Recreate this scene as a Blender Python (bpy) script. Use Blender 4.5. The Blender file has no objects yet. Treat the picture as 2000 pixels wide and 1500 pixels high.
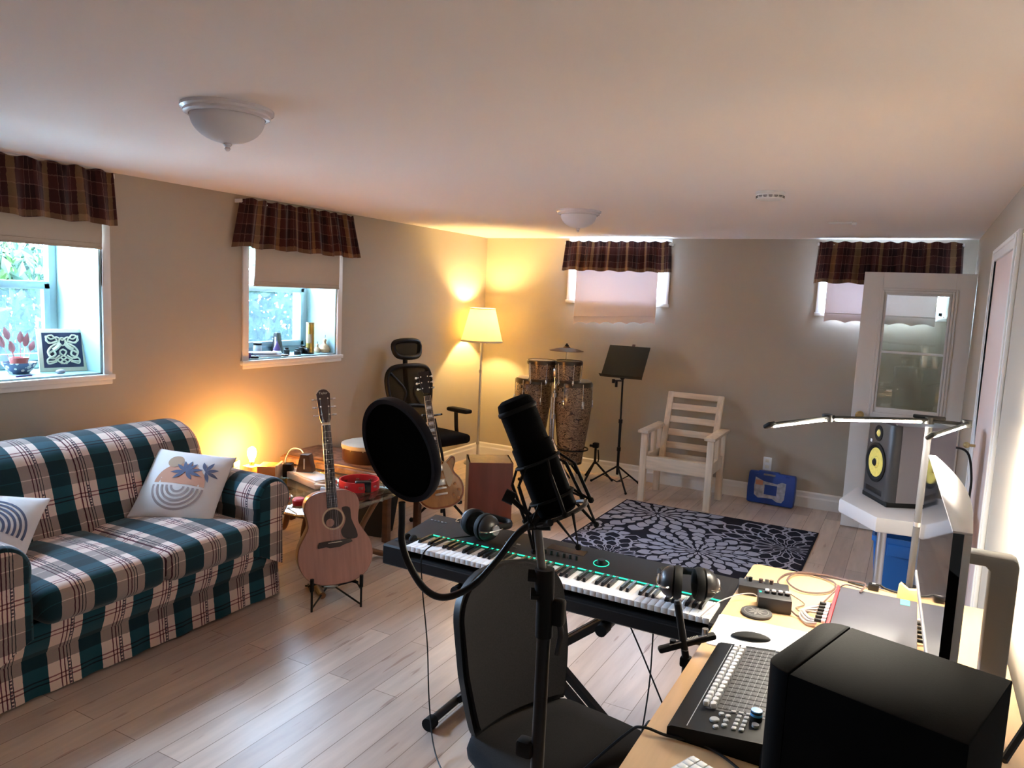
import bpy, bmesh, math, random
from mathutils import Vector, Matrix, Euler
random.seed(7)
sc = bpy.context.scene
COL = sc.collection
PI = math.pi
def R(d): return math.radians(d)

# ---------------------------------------------------------------- camera
cam_d = bpy.data.cameras.new('camera')
cam = bpy.data.objects.new('camera', cam_d)
COL.objects.link(cam)
sc.camera = cam
cam_d.sensor_fit = 'HORIZONTAL'
cam_d.sensor_width = 36
cam_d.lens = 36 * 1461 / 2000
cam_d.clip_start = 0.02
def cam_axes(yaw, pitch, roll):
    f = Vector((-math.sin(yaw), math.cos(yaw), 0)); r = Vector((math.cos(yaw), math.sin(yaw), 0)); u = Vector((0, 0, 1))
    f2 = f*math.cos(pitch) - u*math.sin(pitch); u2 = f*math.sin(pitch) + u*math.cos(pitch)
    r3 = r*math.cos(roll) + u2*math.sin(roll); u3 = -r*math.sin(roll) + u2*math.cos(roll)
    return f2, r3, u3
_f, _r, _u = cam_axes(.4925, .1182, .0446)
mw = Matrix((( _r.x, _u.x, -_f.x, 4.037), (_r.y, _u.y, -_f.y, 0.0), (_r.z, _u.z, -_f.z, 1.72), (0, 0, 0, 1)))
cam.matrix_world = mw

# ---------------------------------------------------------------- world and exposure
world = bpy.data.worlds.new('world'); sc.world = world; world.use_nodes = True
wn = world.node_tree; wn.nodes.clear()
wo = wn.nodes.new('ShaderNodeOutputWorld'); wb = wn.nodes.new('ShaderNodeBackground')
wb.inputs['Color'].default_value = (0.54, 0.70, 1.0, 1); wb.inputs['Strength'].default_value = 28.0
wn.links.new(wb.outputs[0], wo.inputs[0])
sc.view_settings.view_transform = 'Standard'; sc.view_settings.look = 'None'
sc.view_settings.gamma = 1; sc.view_settings.use_curve_mapping = False
sc.view_settings.exposure = 2.62
sc.cycles.use_denoising = True
sc.cycles.max_bounces = 10; sc.cycles.diffuse_bounces = 7; sc.cycles.transparent_max_bounces = 16
sc.cycles.caustics_reflective = False; sc.cycles.caustics_refractive = False
sc.cycles.sample_clamp_indirect = 6
# lamp powers (the lamps themselves are built further down)
P_FLOOR_BULB = 330.0
P_BULB = 105.0
P_LED = 270.0

# daylight sampling portals in the window openings
def portal(x, y, z, w, h, rot):
    l = bpy.data.lights.new('window_portal', 'AREA'); l.shape = 'RECTANGLE'; l.size = w; l.size_y = h
    l.cycles.is_portal = True
    o = bpy.data.objects.new('window_portal', l); COL.objects.link(o); o.location = (x, y, z); o.rotation_euler = rot
W1 = (1.55, 2.61, 1.17, 2.12); W2 = (3.653, 4.544, 1.19, 2.12)
W3 = (0.985, 1.935, 1.70, 2.262); W4 = (3.30, 4.21, 1.69, 2.20)
for w in (W1, W2):
    portal(-.50, (w[0]+w[1])/2, (w[2]+w[3])/2, w[3]-w[2], w[1]-w[0], (0, R(-90), 0))
for w in (W3, W4):
    portal((w[0]+w[1])/2, 7.16, (w[2]+w[3])/2, w[1]-w[0], w[3]-w[2], (R(-90), 0, 0))

# ---------------------------------------------------------------- materials
M = {}
def getm(name):
    if name not in M: M[name] = bpy.data.materials.new(name)
    return M[name]
def new_mat(name):
    m = getm(name); m.use_nodes = True; nt = m.node_tree
    return m, nt, nt.nodes['Principled BSDF'], nt.nodes['Material Output']
def mat(name, col, rough=.5, metal=0, noise=None, bump=None, emis=None, estr=1, spec=None, coat=0, trans=0, alpha=1, coords='Object', sheen=0):
    m, nt, b, out = new_mat(name)
    b.inputs['Base Color'].default_value = (*col, 1); b.inputs['Roughness'].default_value = rough
    b.inputs['Metallic'].default_value = metal
    if spec is not None: b.inputs['Specular IOR Level'].default_value = spec
    b.inputs['Coat Weight'].default_value = coat; b.inputs['Transmission Weight'].default_value = trans
    b.inputs['Alpha'].default_value = alpha; b.inputs['Sheen Weight'].default_value = sheen
    if emis: b.inputs['Emission Color'].default_value = (*emis, 1); b.inputs['Emission Strength'].default_value = estr
    tc = nt.nodes.new('ShaderNodeTexCoord') if (noise or bump) else None
    if noise:
        sc_, amt = noise[0], noise[1]; st = noise[2] if len(noise) > 2 else (1, 1, 1)
        mp = nt.nodes.new('ShaderNodeMapping'); mp.inputs['Scale'].default_value = st
        nt.links.new(tc.outputs[coords], mp.inputs[0])
        n = nt.nodes.new('ShaderNodeTexNoise'); n.inputs['Scale'].default_value = sc_; n.inputs['Detail'].default_value = 5
        nt.links.new(mp.outputs[0], n.inputs['Vector'])
        cr = nt.nodes.new('ShaderNodeValToRGB')
        cr.color_ramp.elements[0].position = .3; cr.color_ramp.elements[1].position = .7
        cr.color_ramp.elements[0].color = (*[max(0, c*(1-amt)) for c in col], 1)
        cr.color_ramp.elements[1].color = (*[min(1, c*(1+amt)) for c in col], 1)
        nt.links.new(n.outputs['Fac'], cr.inputs[0]); nt.links.new(cr.outputs[0], b.inputs['Base Color'])
    if bump:
        n2 = nt.nodes.new('ShaderNodeTexNoise'); n2.inputs['Scale'].default_value = bump[0]; n2.inputs['Detail'].default_value = 3
        nt.links.new(tc.outputs[coords], n2.inputs['Vector'])
        bp = nt.nodes.new('ShaderNodeBump'); bp.inputs['Strength'].default_value = bump[1]; bp.inputs['Distance'].default_value = .01
        nt.links.new(n2.outputs['Fac'], bp.inputs['Height']); nt.links.new(bp.outputs[0], b.inputs['Normal'])
    M[name] = m; return m
def ramp(nt, stops, src, const=True):
    cr = nt.nodes.new('ShaderNodeValToRGB'); r = cr.color_ramp
    if const: r.interpolation = 'CONSTANT'
    while len(r.elements) < len(stops): r.elements.new(.5)
    for e, (p, c) in zip(r.elements, stops): e.position = p; e.color = (*c, 1)
    nt.links.new(src, cr.inputs[0]); return cr.outputs[0]
def mth(nt, op, a, b=None, c=None):
    n = nt.nodes.new('ShaderNodeMath'); n.operation = op
    for i, x in enumerate((a, b, c)):
        if x is None: continue
        if isinstance(x, (int, float)): n.inputs[i].default_value = x
        else: nt.links.new(x, n.inputs[i])
    return n.outputs[0]
def mixc(nt, fac, a, b, mode='MIX'):
    n = nt.nodes.new('ShaderNodeMix'); n.data_type = 'RGBA'; n.blend_type = mode
    for k, x in ((0, fac), (6, a), (7, b)):
        if isinstance(x, (int, float)): n.inputs[k].default_value = x
        elif isinstance(x, tuple): n.inputs[k].default_value = (*x, 1)
        else: nt.links.new(x, n.inputs[k])
    return n.outputs[2]
def plaid(name, pu, pv, su, sv, fac, rough=.9, wob=.004, translucent=0, chain=False):
    m, nt, b, out = new_mat(name); b.inputs['Roughness'].default_value = rough; b.inputs['Specular IOR Level'].default_value = .15
    b.inputs['Sheen Weight'].default_value = .2
    tc = nt.nodes.new('ShaderNodeTexCoord'); n = nt.nodes.new('ShaderNodeTexNoise'); n.inputs['Scale'].default_value = 40
    nt.links.new(tc.outputs['UV'], n.inputs['Vector'])
    sx = nt.nodes.new('ShaderNodeSeparateXYZ'); nt.links.new(tc.outputs['UV'], sx.inputs[0])
    w = mth(nt, 'MULTIPLY', mth(nt, 'SUBTRACT', n.outputs['Fac'], .5), wob)
    u = mth(nt, 'ADD', sx.outputs[0], w); v = mth(nt, 'ADD', sx.outputs[1], w)
    fu = mth(nt, 'FRACT', mth(nt, 'DIVIDE', u, pu)); fv = mth(nt, 'FRACT', mth(nt, 'DIVIDE', v, pv))
    a = ramp(nt, su, fu); c = ramp(nt, sv, fv)
    col = mixc(nt, fac, a, c, 'MULTIPLY' if chain else 'MIX')
    if chain:   # ladder of small checks between the pair of dark lines
        band = mth(nt, 'MULTIPLY', mth(nt, 'GREATER_THAN', fu, .335), mth(nt, 'LESS_THAN', fu, .372))
        alt = mth(nt, 'GREATER_THAN', mth(nt, 'FRACT', mth(nt, 'MULTIPLY', v, 70)), .45)
        seg = mth(nt, 'LESS_THAN', fv, .45)
        col = mixc(nt, mth(nt, 'MULTIPLY', mth(nt, 'MULTIPLY', band, alt), seg), col, (.10, .05, .07))
    wv = nt.nodes.new('ShaderNodeTexNoise'); wv.inputs['Scale'].default_value = 500; nt.links.new(tc.outputs['UV'], wv.inputs['Vector'])
    col = mixc(nt, .25, col, mixc(nt, 1.0, col, wv.outputs['Color'], 'OVERLAY'))
    nt.links.new(col, b.inputs['Base Color'])
    bp = nt.nodes.new('ShaderNodeBump'); bp.inputs['Strength'].default_value = .25; bp.inputs['Distance'].default_value = .002
    nt.links.new(wv.outputs['Fac'], bp.inputs['Height']); nt.links.new(bp.outputs[0], b.inputs['Normal'])
    if translucent:
        t = nt.nodes.new('ShaderNodeBsdfTranslucent'); nt.links.new(col, t.inputs['Color'])
        ms = nt.nodes.new('ShaderNodeMixShader'); ms.inputs[0].default_value = translucent
        nt.links.new(b.outputs[0], ms.inputs[1]); nt.links.new(t.outputs[0], ms.inputs[2]); nt.links.new(ms.outputs[0], out.inputs[0])
    M[name] = m; return m
CR = (.70, .53, .46); TE = (.008, .055, .075); RD = (.13, .03, .045); DK = (.03, .03, .045)
plaid('sofa_plaid', .232, .26,
      [(0, CR), (.18, RD), (.205, CR), (.255, RD), (.28, CR), (.32, DK), (.335, CR), (.372, DK), (.387, CR), (.54, TE), (.97, CR)],
      [(0, (1, 1, 1)), (.20, (.32, .13, .16)), (.225, (1, .97, .95)), (.27, (.32, .13, .16)), (.295, (1, .98, .96)), (.5, (.42, .42, .42)), (.72, (.9, .9, .88)), (.735, (.36, .36, .37))], .92, chain=True)
BR = (.060, .015, .013); BD = (.020, .006, .007); TN = (.25, .14, .06); LN = (.17, .09, .07)
plaid('valance_plaid', .26, .345,
      [(0, BR), (.16, LN), (.175, BD), (.33, LN), (.345, BD), (.5, BR), (.6, LN), (.615, BR), (.74, TN), (.90, BR)],
      [(0, (.26, .15, .08)), (.09, BR), (.24, LN), (.255, BD), (.44, LN), (.455, BR), (.64, LN), (.655, BD), (.82, LN), (.835, BR)], .45, wob=.014, translucent=.05)
mat('white_paint', (.80, .79, .76), .45); mat('ceiling_paint', (.90, .83, .80), .85, bump=(60, .03))
mat('wall_paint', (.46, .41, .335), .8, bump=(90, .04))
mat('reveal_daylight_cyan', (.32, .47, .48), .5); mat('white_trim', (.82, .80, .77), .4)  # reveal colour holds the cyan daylight cast, darkened against overexposure
mat('vinyl_daylight_cyan', (.24, .33, .35), .35)  # window frames: cyan daylight tint put into the colour, darkened against glare
mat('black', (.004, .004, .0045), .5, spec=.3); mat('black_matte', (.002, .002, .0022), .85, spec=.08)
mat('black_gloss', (.012, .012, .014), .15); mat('rubber', (.005, .005, .005), .7, spec=.25)
mat('black_fabric', (.010, .009, .010), .95, noise=(300, .35), spec=.1, bump=(400, .2))
mat('dark_grey', (.022, .022, .025), .5); mat('mid_grey', (.22, .22, .24), .45)
mat('light_grey', (.5, .5, .52), .4); mat('chrome', (.75, .74, .72), .12, 1); mat('steel', (.48, .47, .46), .3, 1)
mat('brushed', (.55, .55, .56), .38, 1)
mat('gold', (.75, .5, .13), .3, 1); mat('brass', (.55, .42, .2), .3, 1)
mat('white_plastic', (.82, .82, .82), .35); mat('ivory', (.75, .70, .58), .4)
mat('red', (.55, .015, .02), .35); mat('blue_plastic', (.012, .06, .33), .4); mat('bin_blue', (.015, .13, .40), .45)
mat('teal_tape', (.05, .40, .27), .6); mat('green_led', (.0, .15, .08), .4, emis=(.02, .8, .42), estr=.30)
mat('desk_wood', (.66, .42, .22), .35, noise=(3, .08, (14, 1.5, 1)), coat=.15)
mat('pine', (.72, .58, .43), .6, noise=(4, .12, (10, 10, 1)))
mat('pine_flat', (.72, .58, .43), .6, noise=(4, .12, (1, 10, 10)))
mat('knot', (.22, .12, .06), .7)
mat('cajon_red', (.17, .045, .03), .4, noise=(3, .15, (8, 8, 1))); mat('cajon_side', (.22, .11, .04), .5, noise=(3, .2, (6, 6, 1)))
mat('mahogany', (.36, .18, .14), .38, noise=(5, .10, (14, 1, 1)), coat=.2); mat('mahogany_side', (.20, .075, .045), .3, coat=.3)
mat('rosewood', (.035, .02, .017), .5); mat('headstock', (.05, .022, .02), .3, coat=.3)
mat('maple_top', (.40, .18, .05), .25, noise=(9, .16, (5, 1, 1)), coat=.5); mat('burst_edge', (.30, .09, .03), .25, coat=.5)
mat('cream_binding', (.52, .40, .25), .4); mat('brown_wood', (.11, .048, .022), .4, noise=(4, .25, (1, 6, 6)))
mat('bent_wood', (.19, .08, .035), .35, noise=(6, .2)); mat('drum_skin', (.42, .37, .29), .6, noise=(6, .1))
mat('shade_beige', (.50, .41, .33), .9, bump=(200, .2)); mat('pillow_white', (.72, .67, .66), .9, spec=.1)
mat('ink_blue', (.10, .12, .20), .9); mat('rust', (.55, .27, .18), .9); mat('tan_ink', (.38, .25, .17), .9); mat('taupe', (.36, .28, .27), .9)
mat('yellow_ink', (.7, .6, .3), .9)
mat('rug_black', (.018, .018, .026), .95, spec=.05); mat('rug_grey', (.33, .33, .40), .95, spec=.05)
mat('leaf', (.007, .026, .012), .6, noise=(2, .45), spec=.2); mat('leaf_light', (.018, .05, .008), .6, spec=.2); mat('gravel', (.55, .55, .50), .9, noise=(3, .3))  # outside ground is gravel, made pale to bounce daylight up to the ceiling
mat('red_leaf', (.50, .20, .22), .5); mat('terracotta', (.42, .10, .08), .5)
mat('stone', (.33, .32, .36), .7, noise=(40, .3)); mat('paper_pink', (.55, .33, .33), .6); mat('orange_box', (.62, .25, .08), .6)
mat('gourd', (.62, .42, .24), .45, noise=(30, .35)); mat('purple', (.09, .04, .16), .5); mat('navy', (.03, .04, .10), .6)
mat('plaque_cream', (.74, .72, .55), .6); mat('plaque_dark', (.035, .045, .10), .7)
mat('speaker_body', (.19, .18, .20), .45); mat('speaker_front', (.035, .035, .038), .45); mat('kevlar', (.75, .62, .14), .45, noise=(80, .12))
mat('near_black', (.0016, .0014, .0013), .7, spec=.07, bump=(500, .05))
mat('stand_white', (.50, .485, .49), .5); mat('seat_dark', (.010, .0095, .011), .9, noise=(350, .3), spec=.15, sheen=.05)
mat('chair_back', (.015, .0135, .0145), .75, noise=(250, .25), spec=.25); mat('mesh_dark', (.03, .028, .018), .9)
mat('screen_black', (.004, .004, .005), .04, spec=.8); mat('monitor_white', (.60, .60, .61), .35)
mat('jar_glass', (.55, .62, .62), .1, trans=.0); mat('patchwork', (.20, .13, .11), .9, noise=(14, .6))
mat('pad_white', (.84, .84, .85), .7); mat('slate', (.045, .045, .045), .6, noise=(30, .3)); mat('slate_mark', (.16, .155, .15), .6)
mat('interface_grey', (.05, .05, .065), .45, noise=(6, .15)); mat('interface_red', (.65, .04, .05), .4)
mat('key_white', (.92, .91, .92), .25); mat('key_black', (.015, .015, .016), .25)
mat('blue_cap', (.05, .28, .62), .4); mat('copper_cable', (.09, .055, .05), .5); mat('grey_cable', (.38, .36, .36), .5)
mat('amber', (.5, .2, .05), .4)

def glass_mat(name, tint=(1, 1, 1), fac=.08, rough=0.0):
    m = getm(name); m.use_nodes = True; nt = m.node_tree; nt.nodes.clear()
    o = nt.nodes.new('ShaderNodeOutputMaterial'); t = nt.nodes.new('ShaderNodeBsdfTransparent'); g = nt.nodes.new('ShaderNodeBsdfGlossy')
    t.inputs[0].default_value = (*tint, 1); g.inputs['Roughness'].default_value = rough
    fr = nt.nodes.new('ShaderNodeLayerWeight'); fr.inputs['Blend'].default_value = .35
    ms = nt.nodes.new('ShaderNodeMixShader'); f = mth(nt, 'MULTIPLY_ADD', fr.outputs['Fresnel'], .5, fac)
    nt.links.new(f, ms.inputs[0]); nt.links.new(t.outputs[0], ms.inputs[1]); nt.links.new(g.outputs[0], ms.inputs[2]); nt.links.new(ms.outputs[0], o.inputs[0])
    M[name] = m
glass_mat('glass', (.93, .97, .96), .02); glass_mat('table_glass', (.80, .90, .86), .10); glass_mat('door_glass', (.93, .96, .90), .05)
def cloth_trans(name, col, tr, rough=.9, emis=None):
    m = getm(name); m.use_nodes = True; nt = m.node_tree; nt.nodes.clear()
    o = nt.nodes.new('ShaderNodeOutputMaterial'); d = nt.nodes.new('ShaderNodeBsdfDiffuse'); t = nt.nodes.new('ShaderNodeBsdfTranslucent')
    d.inputs[0].default_value = (*col, 1); t.inputs[0].default_value = (*col, 1)
    ms = nt.nodes.new('ShaderNodeMixShader'); ms.inputs[0].default_value = tr
    nt.links.new(d.outputs[0], ms.inputs[1]); nt.links.new(t.outputs[0], ms.inputs[2]); nt.links.new(ms.outputs[0], o.inputs[0])
    M[name] = m
cloth_trans('lamp_shade', (.95, .86, .62), .55); cloth_trans('blind_white', (.86, .77, .76), .10); cloth_trans('roman_cloth', (.52, .42, .33), .10)
cloth_trans('frosted', (.88, .86, .90), .12)
def emit(name, col, s):
    m = getm(name); m.use_nodes = True; nt = m.node_tree; nt.nodes.clear()
    o = nt.nodes.new('ShaderNodeOutputMaterial'); e = nt.nodes.new('ShaderNodeEmission')
    e.inputs[0].default_value = (*col, 1); e.inputs[1].default_value = s; nt.links.new(e.outputs[0], o.inputs[0]); M[name] = m
emit('bulb_glow', (1, .43, .09), P_BULB); emit('led_glow', (1, .90, .74), P_LED)
emit('floor_bulb_glow', (1, .68, .26), P_FLOOR_BULB)

# laminate floor: planks run along y
def floor_mat():
    m, nt, b, out = new_mat('laminate'); tc = nt.nodes.new('ShaderNodeTexCoord')
    mp = nt.nodes.new('ShaderNodeMapping'); mp.inputs['Rotation'].default_value = (0, 0, R(90)); mp.inputs['Location'].default_value = (.0, .045, 0)
    nt.links.new(tc.outputs['Object'], mp.inputs[0])
    br = nt.nodes.new('ShaderNodeTexBrick'); br.offset = .37; br.inputs['Scale'].default_value = 1
    br.inputs['Brick Width'].default_value = 1.22; br.inputs['Row Height'].default_value = .127; br.inputs['Mortar Size'].default_value = .0016
    br.inputs['Color1'].default_value = (.64, .50, .405, 1); br.inputs['Color2'].default_value = (.45, .34, .28, 1); br.inputs['Mortar'].default_value = (.20, .13, .085, 1)
    nt.links.new(mp.outputs[0], br.inputs['Vector'])
    mp2 = nt.nodes.new('ShaderNodeMapping'); mp2.inputs['Scale'].default_value = (9, 1.1, 1); nt.links.new(tc.outputs['Object'], mp2.inputs[0])
    n = nt.nodes.new('ShaderNodeTexNoise'); n.inputs['Scale'].default_value = 2.6; n.inputs['Detail'].default_value = 6; nt.links.new(mp2.outputs[0], n.inputs['Vector'])
    cr = ramp(nt, [(.3, (.86, .84, .83)), (.65, (1.05, 1.05, 1.05))], n.outputs['Fac'], False)
    n3 = nt.nodes.new('ShaderNodeTexNoise'); n3.inputs['Scale'].default_value = 3.2; nt.links.new(mp2.outputs[0], n3.inputs['Vector']); n3.inputs['Detail'].default_value = 2
    cr3 = ramp(nt, [(.0, (1, 1, 1)), (.66, (1, 1, 1)), (.72, (.72, .62, .58))], n3.outputs['Fac'], False)
    c = mixc(nt, 1, mixc(nt, 1, br.outputs['Color'], cr, 'MULTIPLY'), cr3, 'MULTIPLY')
    nt.links.new(c, b.inputs['Base Color']); b.inputs['Roughness'].default_value = .33
    bp = nt.nodes.new('ShaderNodeBump'); bp.inputs['Strength'].default_value = .15; bp.inputs['Distance'].default_value = .002
    nt.links.new(br.outputs['Fac'], bp.inputs['Height']); bp.invert = True; nt.links.new(bp.outputs[0], b.inputs['Normal'])
    M['laminate'] = m
floor_mat()
# conga shells: dark wavy scratch pattern over tan
def shell_mat():
    m, nt, b, out = new_mat('conga_shell'); tc = nt.nodes.new('ShaderNodeTexCoord')
    n = nt.nodes.new('ShaderNodeTexNoise'); n.inputs['Scale'].default_value = 6; n.inputs['Detail'].default_value = 2; n.inputs['Distortion'].default_value = 3.5
    mp = nt.nodes.new('ShaderNodeMapping'); mp.inputs['Scale'].default_value = (1, 1, 1.9); mp.inputs['Rotation'].default_value = (0, .5, 0)
    nt.links.new(tc.outputs['Object'], mp.inputs[0]); nt.links.new(mp.outputs[0], n.inputs['Vector'])
    f = mth(nt, 'FRACT', mth(nt, 'MULTIPLY', n.outputs['Fac'], 7))
    c = ramp(nt, [(0, (.02, .012, .008)), (.16, (.04, .022, .014)), (.26, (.28, .18, .11)), (.6, (.36, .25, .15)), (.86, (.24, .15, .09)), (1, (.03, .018, .012))], f, False)
    nt.links.new(c, b.inputs['Base Color']); b.inputs['Roughness'].default_value = .25; b.inputs['Coat Weight'].default_value = .3
    M['conga_shell'] = m
shell_mat()

# ---------------------------------------------------------------- mesh builder
class B:
    def __init__(s, M4=None):
        s.v = []; s.f = []; s.mi = []; s.uv = []; s.M = M4 or Matrix(); s.m = 0
    def add(s, vs, fs, uvs=None, M4=None):
        k = len(s.v); T = s.M @ M4 if M4 is not None else s.M
        s.v += [T @ Vector(p) for p in vs]; s.uv += list(uvs) if uvs else [(0, 0)]*len(vs)
        s.f += [tuple(i+k for i in f) for f in fs]; s.mi += [s.m]*len(fs); return s
    def box(s, c, d, bev=0, M4=None, seg=2, uvf=None):
        bm = bmesh.new(); bmesh.ops.create_cube(bm, size=1)
        for v in bm.verts: v.co = Vector((v.co.x*d[0], v.co.y*d[1], v.co.z*d[2]))
        if bev: bmesh.ops.bevel(bm, geom=bm.edges[:], offset=min(bev, min(d)*.49), segments=seg, profile=.5, affect='EDGES')
        T = Matrix.Translation(c) if M4 is None else Matrix.Translation(c) @ M4
        vs = [T @ v.co for v in bm.verts]; s.add(vs, [[v.index for v in f.verts] for f in bm.faces], [uvf(p) for p in vs] if uvf else None)
        bm.free(); return s
    def bx(s, x0, x1, y0, y1, z0, z1, bev=0):
        return s.box(((x0+x1)/2, (y0+y1)/2, (z0+z1)/2), (abs(x1-x0), abs(y1-y0), abs(z1-z0)), bev)
    def cyl(s, p0, p1, r0, r1=None, n=16, cap=True):
        r1 = r0 if r1 is None else r1; p0 = Vector(p0); p1 = Vector(p1); d = p1-p0
        q = d.to_track_quat('Z', 'Y').to_matrix().to_4x4(); T = Matrix.Translation(p0) @ q; L = d.length
        vs = []
        for r, z in ((r0, 0), (r1, L)):
            for i in range(n): a = 2*PI*i/n; vs.append((r*math.cos(a), r*math.sin(a), z))
        fs = [(i, (i+1) % n, n+(i+1) % n, n+i) for i in range(n)]
        if cap: fs += [tuple(range(n))[::-1], tuple(range(n, 2*n))]
        return s.add(vs, fs, None, T)
    def lathe(s, prof, n=32, c=(0, 0, 0), M4=None, caps=True, ang=2*PI):
        vs = []; full = abs(ang-2*PI) < 1e-6; nn = n if full else n+1
        for r, z in prof:
            for i in range(nn): a = ang*i/n; vs.append((max(r, 1e-5)*math.cos(a), max(r, 1e-5)*math.sin(a), z))
        fs = []
        for k in range(len(prof)-1):
            for i in range(n):
                j = (i+1) % nn; fs.append((k*nn+i, k*nn+j, (k+1)*nn+j, (k+1)*nn+i))
        if caps and full: fs += [tuple(range(n))[::-1], tuple(range((len(prof)-1)*n, len(prof)*n))]
        T = Matrix.Translation(c) if M4 is None else Matrix.Translation(c) @ M4
        return s.add(vs, fs, None, T)
    def tube(s, pts, r, n=8, closed=False, sub=6, cap=True, flat=None):
        P = [Vector(p) for p in pts]
        if sub > 1 and len(P) > 2: P = catmull(P, sub, closed)
        N = len(P); rr = r if callable(r) else (lambda t: r); vs = []; fs = []
        up = Vector((0, 0, 1)); prev = None
        for i, p in enumerate(P):
            t = (P[(i+1) % N]-P[i-1]) if closed else (P[min(i+1, N-1)]-P[max(i-1, 0)])
            if t.length < 1e-9: t = Vector((0, 0, 1))
            t.normalize()
            if prev is None: a = t.orthogonal().normalized()
            else:
                a = prev - t*prev.dot(t)
                a = a.normalized() if a.length > 1e-6 else t.orthogonal().normalized()
            prev = a; b_ = t.cross(a); q = rr(i/max(1, N-1))
            for k in range(n):
                an = 2*PI*k/n; w = a*math.cos(an)*q + b_*math.sin(an)*q
                if flat: w.z *= flat
                vs.append(p+w)
        for i in range(N if closed else N-1):
            j = (i+1) % N
            for k in range(n): fs.append((i*n+k, i*n+(k+1) % n, j*n+(k+1) % n, j*n+k))
        if cap and not closed: fs += [tuple(range(n))[::-1], tuple(range((N-1)*n, N*n))]
        return s.add(vs, fs)
    def prism(s, poly, z0, z1, M4=None, bev=0, holes=None, seg=2):
        bm = bmesh.new(); vs = [bm.verts.new((p[0], p[1], z0)) for p in poly]; f = bm.faces.new(vs)
        r = bmesh.ops.extrude_face_region(bm, geom=[f]); bmesh.ops.translate(bm, verts=[e for e in r['geom'] if isinstance(e, bmesh.types.BMVert)], vec=(0, 0, z1-z0))
        if bev:
            es = [e for e in bm.edges if abs(e.verts[0].co.z-e.verts[1].co.z) < 1e-7]
            bmesh.ops.bevel(bm, geom=es, offset=bev, segments=seg, profile=.5, affect='EDGES')
        bm.verts.index_update()
        s.add([v.co.copy() for v in bm.verts], [[v.index for v in f.verts] for f in bm.faces], None, M4); bm.free(); return s
    def flat(s, poly, z=0, M4=None):
        return s.add([(p[0], p[1], z) for p in poly], [tuple(range(len(poly)))], None, M4)
    def grid(s, fn, nu, nv, uvf=None):
        vs = []; uv = []
        for j in range(nv+1):
            for i in range(nu+1):
                u, v = i/nu, j/nv; vs.append(fn(u, v)); uv.append(uvf(u, v) if uvf else (u, v))
        fs = [(j*(nu+1)+i, j*(nu+1)+i+1, (j+1)*(nu+1)+i+1, (j+1)*(nu+1)+i) for j in range(nv) for i in range(nu)]
        return s.add(vs, fs, uv)
    def puff(s, c, d, rad, amt=(0, 0, 0), n=14, M4=None, uvf=None, post=None):
        # soft box: rounded corners plus bulging faces
        h = Vector(d)/2; vs = []; fs = []; T = M4 or Matrix(); idx = {}
        def pt(p):
            q = Vector((p[0]*h.x, p[1]*h.y, p[2]*h.z))
            inner = Vector([max(-h[i]+rad, min(h[i]-rad, q[i])) for i in range(3)]); o = q-inner
            if o.length > 1e-9: q = inner + o.normalized()*rad
            for i in range(3):
                a, b_ = [k for k in range(3) if k != i]
                q[i] += p[i]*amt[i]*(1-p[a]**2)*(1-p[b_]**2)
            return q
        for ax in range(3):
            for sg in (-1, 1):
                base = len(vs)
                for j in range(n+1):
                    for i in range(n+1):
                        a = math.sin((i/n*2-1)*PI/2*.985)/math.sin(PI/2*.985); b_ = math.sin((j/n*2-1)*PI/2*.985)/math.sin(PI/2*.985)
                        p = [0, 0, 0]; p[ax] = sg; p[(ax+1) % 3] = a; p[(ax+2) % 3] = b_
                        vs.append(pt(p))
                for j in range(n):
                    for i in range(n):
                        q = (base+j*(n+1)+i, base+j*(n+1)+i+1, base+(j+1)*(n+1)+i+1, base+(j+1)*(n+1)+i)
                        fs.append(q if sg > 0 else q[::-1])
        W = [Matrix.Translation(c) @ T @ v for v in vs]
        if post: W = [post(w) for w in W]
        return s.add(W, fs, [uvf(w) for w in W] if uvf else None)
    def sphere(s, c, r, n=16, sz=(1, 1, 1), M4=None):
        prof = [(math.sin(PI*k/(n//2))*r, -math.cos(PI*k/(n//2))*r) for k in range(n//2+1)]
        return s.lathe(prof, n, c, (M4 or Matrix()) @ Matrix.Diagonal((*sz, 1)), caps=False)
    def build(s, name, mats, parent=None, ang=38, weld=True, smooth=True, recalc=True):
        me = bpy.data.meshes.new(name)
        me.from_pydata([tuple(v) for v in s.v], [], s.f)
        if isinstance(mats, str): mats = [mats]
        for x in mats: me.materials.append(getm(x))
        me.polygons.foreach_set('material_index', s.mi)
        ul = me.uv_layers.new(name='uv')
        for l in me.loops: ul.data[l.index].uv = s.uv[l.vertex_index]
        bm = bmesh.new(); bm.from_mesh(me)
        if weld: bmesh.ops.remove_doubles(bm, verts=bm.verts[:], dist=1e-5)
        if recalc: bmesh.ops.recalc_face_normals(bm, faces=bm.faces[:])
        bm.to_mesh(me); bm.free()
        if smooth:
            me.shade_smooth(); me.set_sharp_from_angle(angle=R(ang))
        o = bpy.data.objects.new(name, me); COL.objects.link(o)
        if parent: o.parent = parent
        return o
def catmull(P, sub, closed=False):
    N = len(P); out = []
    for i in range(N if closed else N-1):
        p1, p2 = P[i], P[(i+1) % N]; p0 = P[i-1] if (i > 0 or closed) else p1*2-p2; p3 = P[(i+2) % N] if (i+2 < N or closed) else p2*2-p1
        for k in range(sub):
            t = k/sub; out.append(.5*((2*p1)+(-p0+p2)*t+(2*p0-5*p1+4*p2-p3)*t*t+(-p0+3*p1-3*p2+p3)*t**3))
    if not closed: out.append(P[-1])
    return out
def cat2(P, sub, closed=True):
    return [(p.x, p.y) for p in catmull([Vector((a, b, 0)) for a, b in P], sub, closed)]
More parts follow.
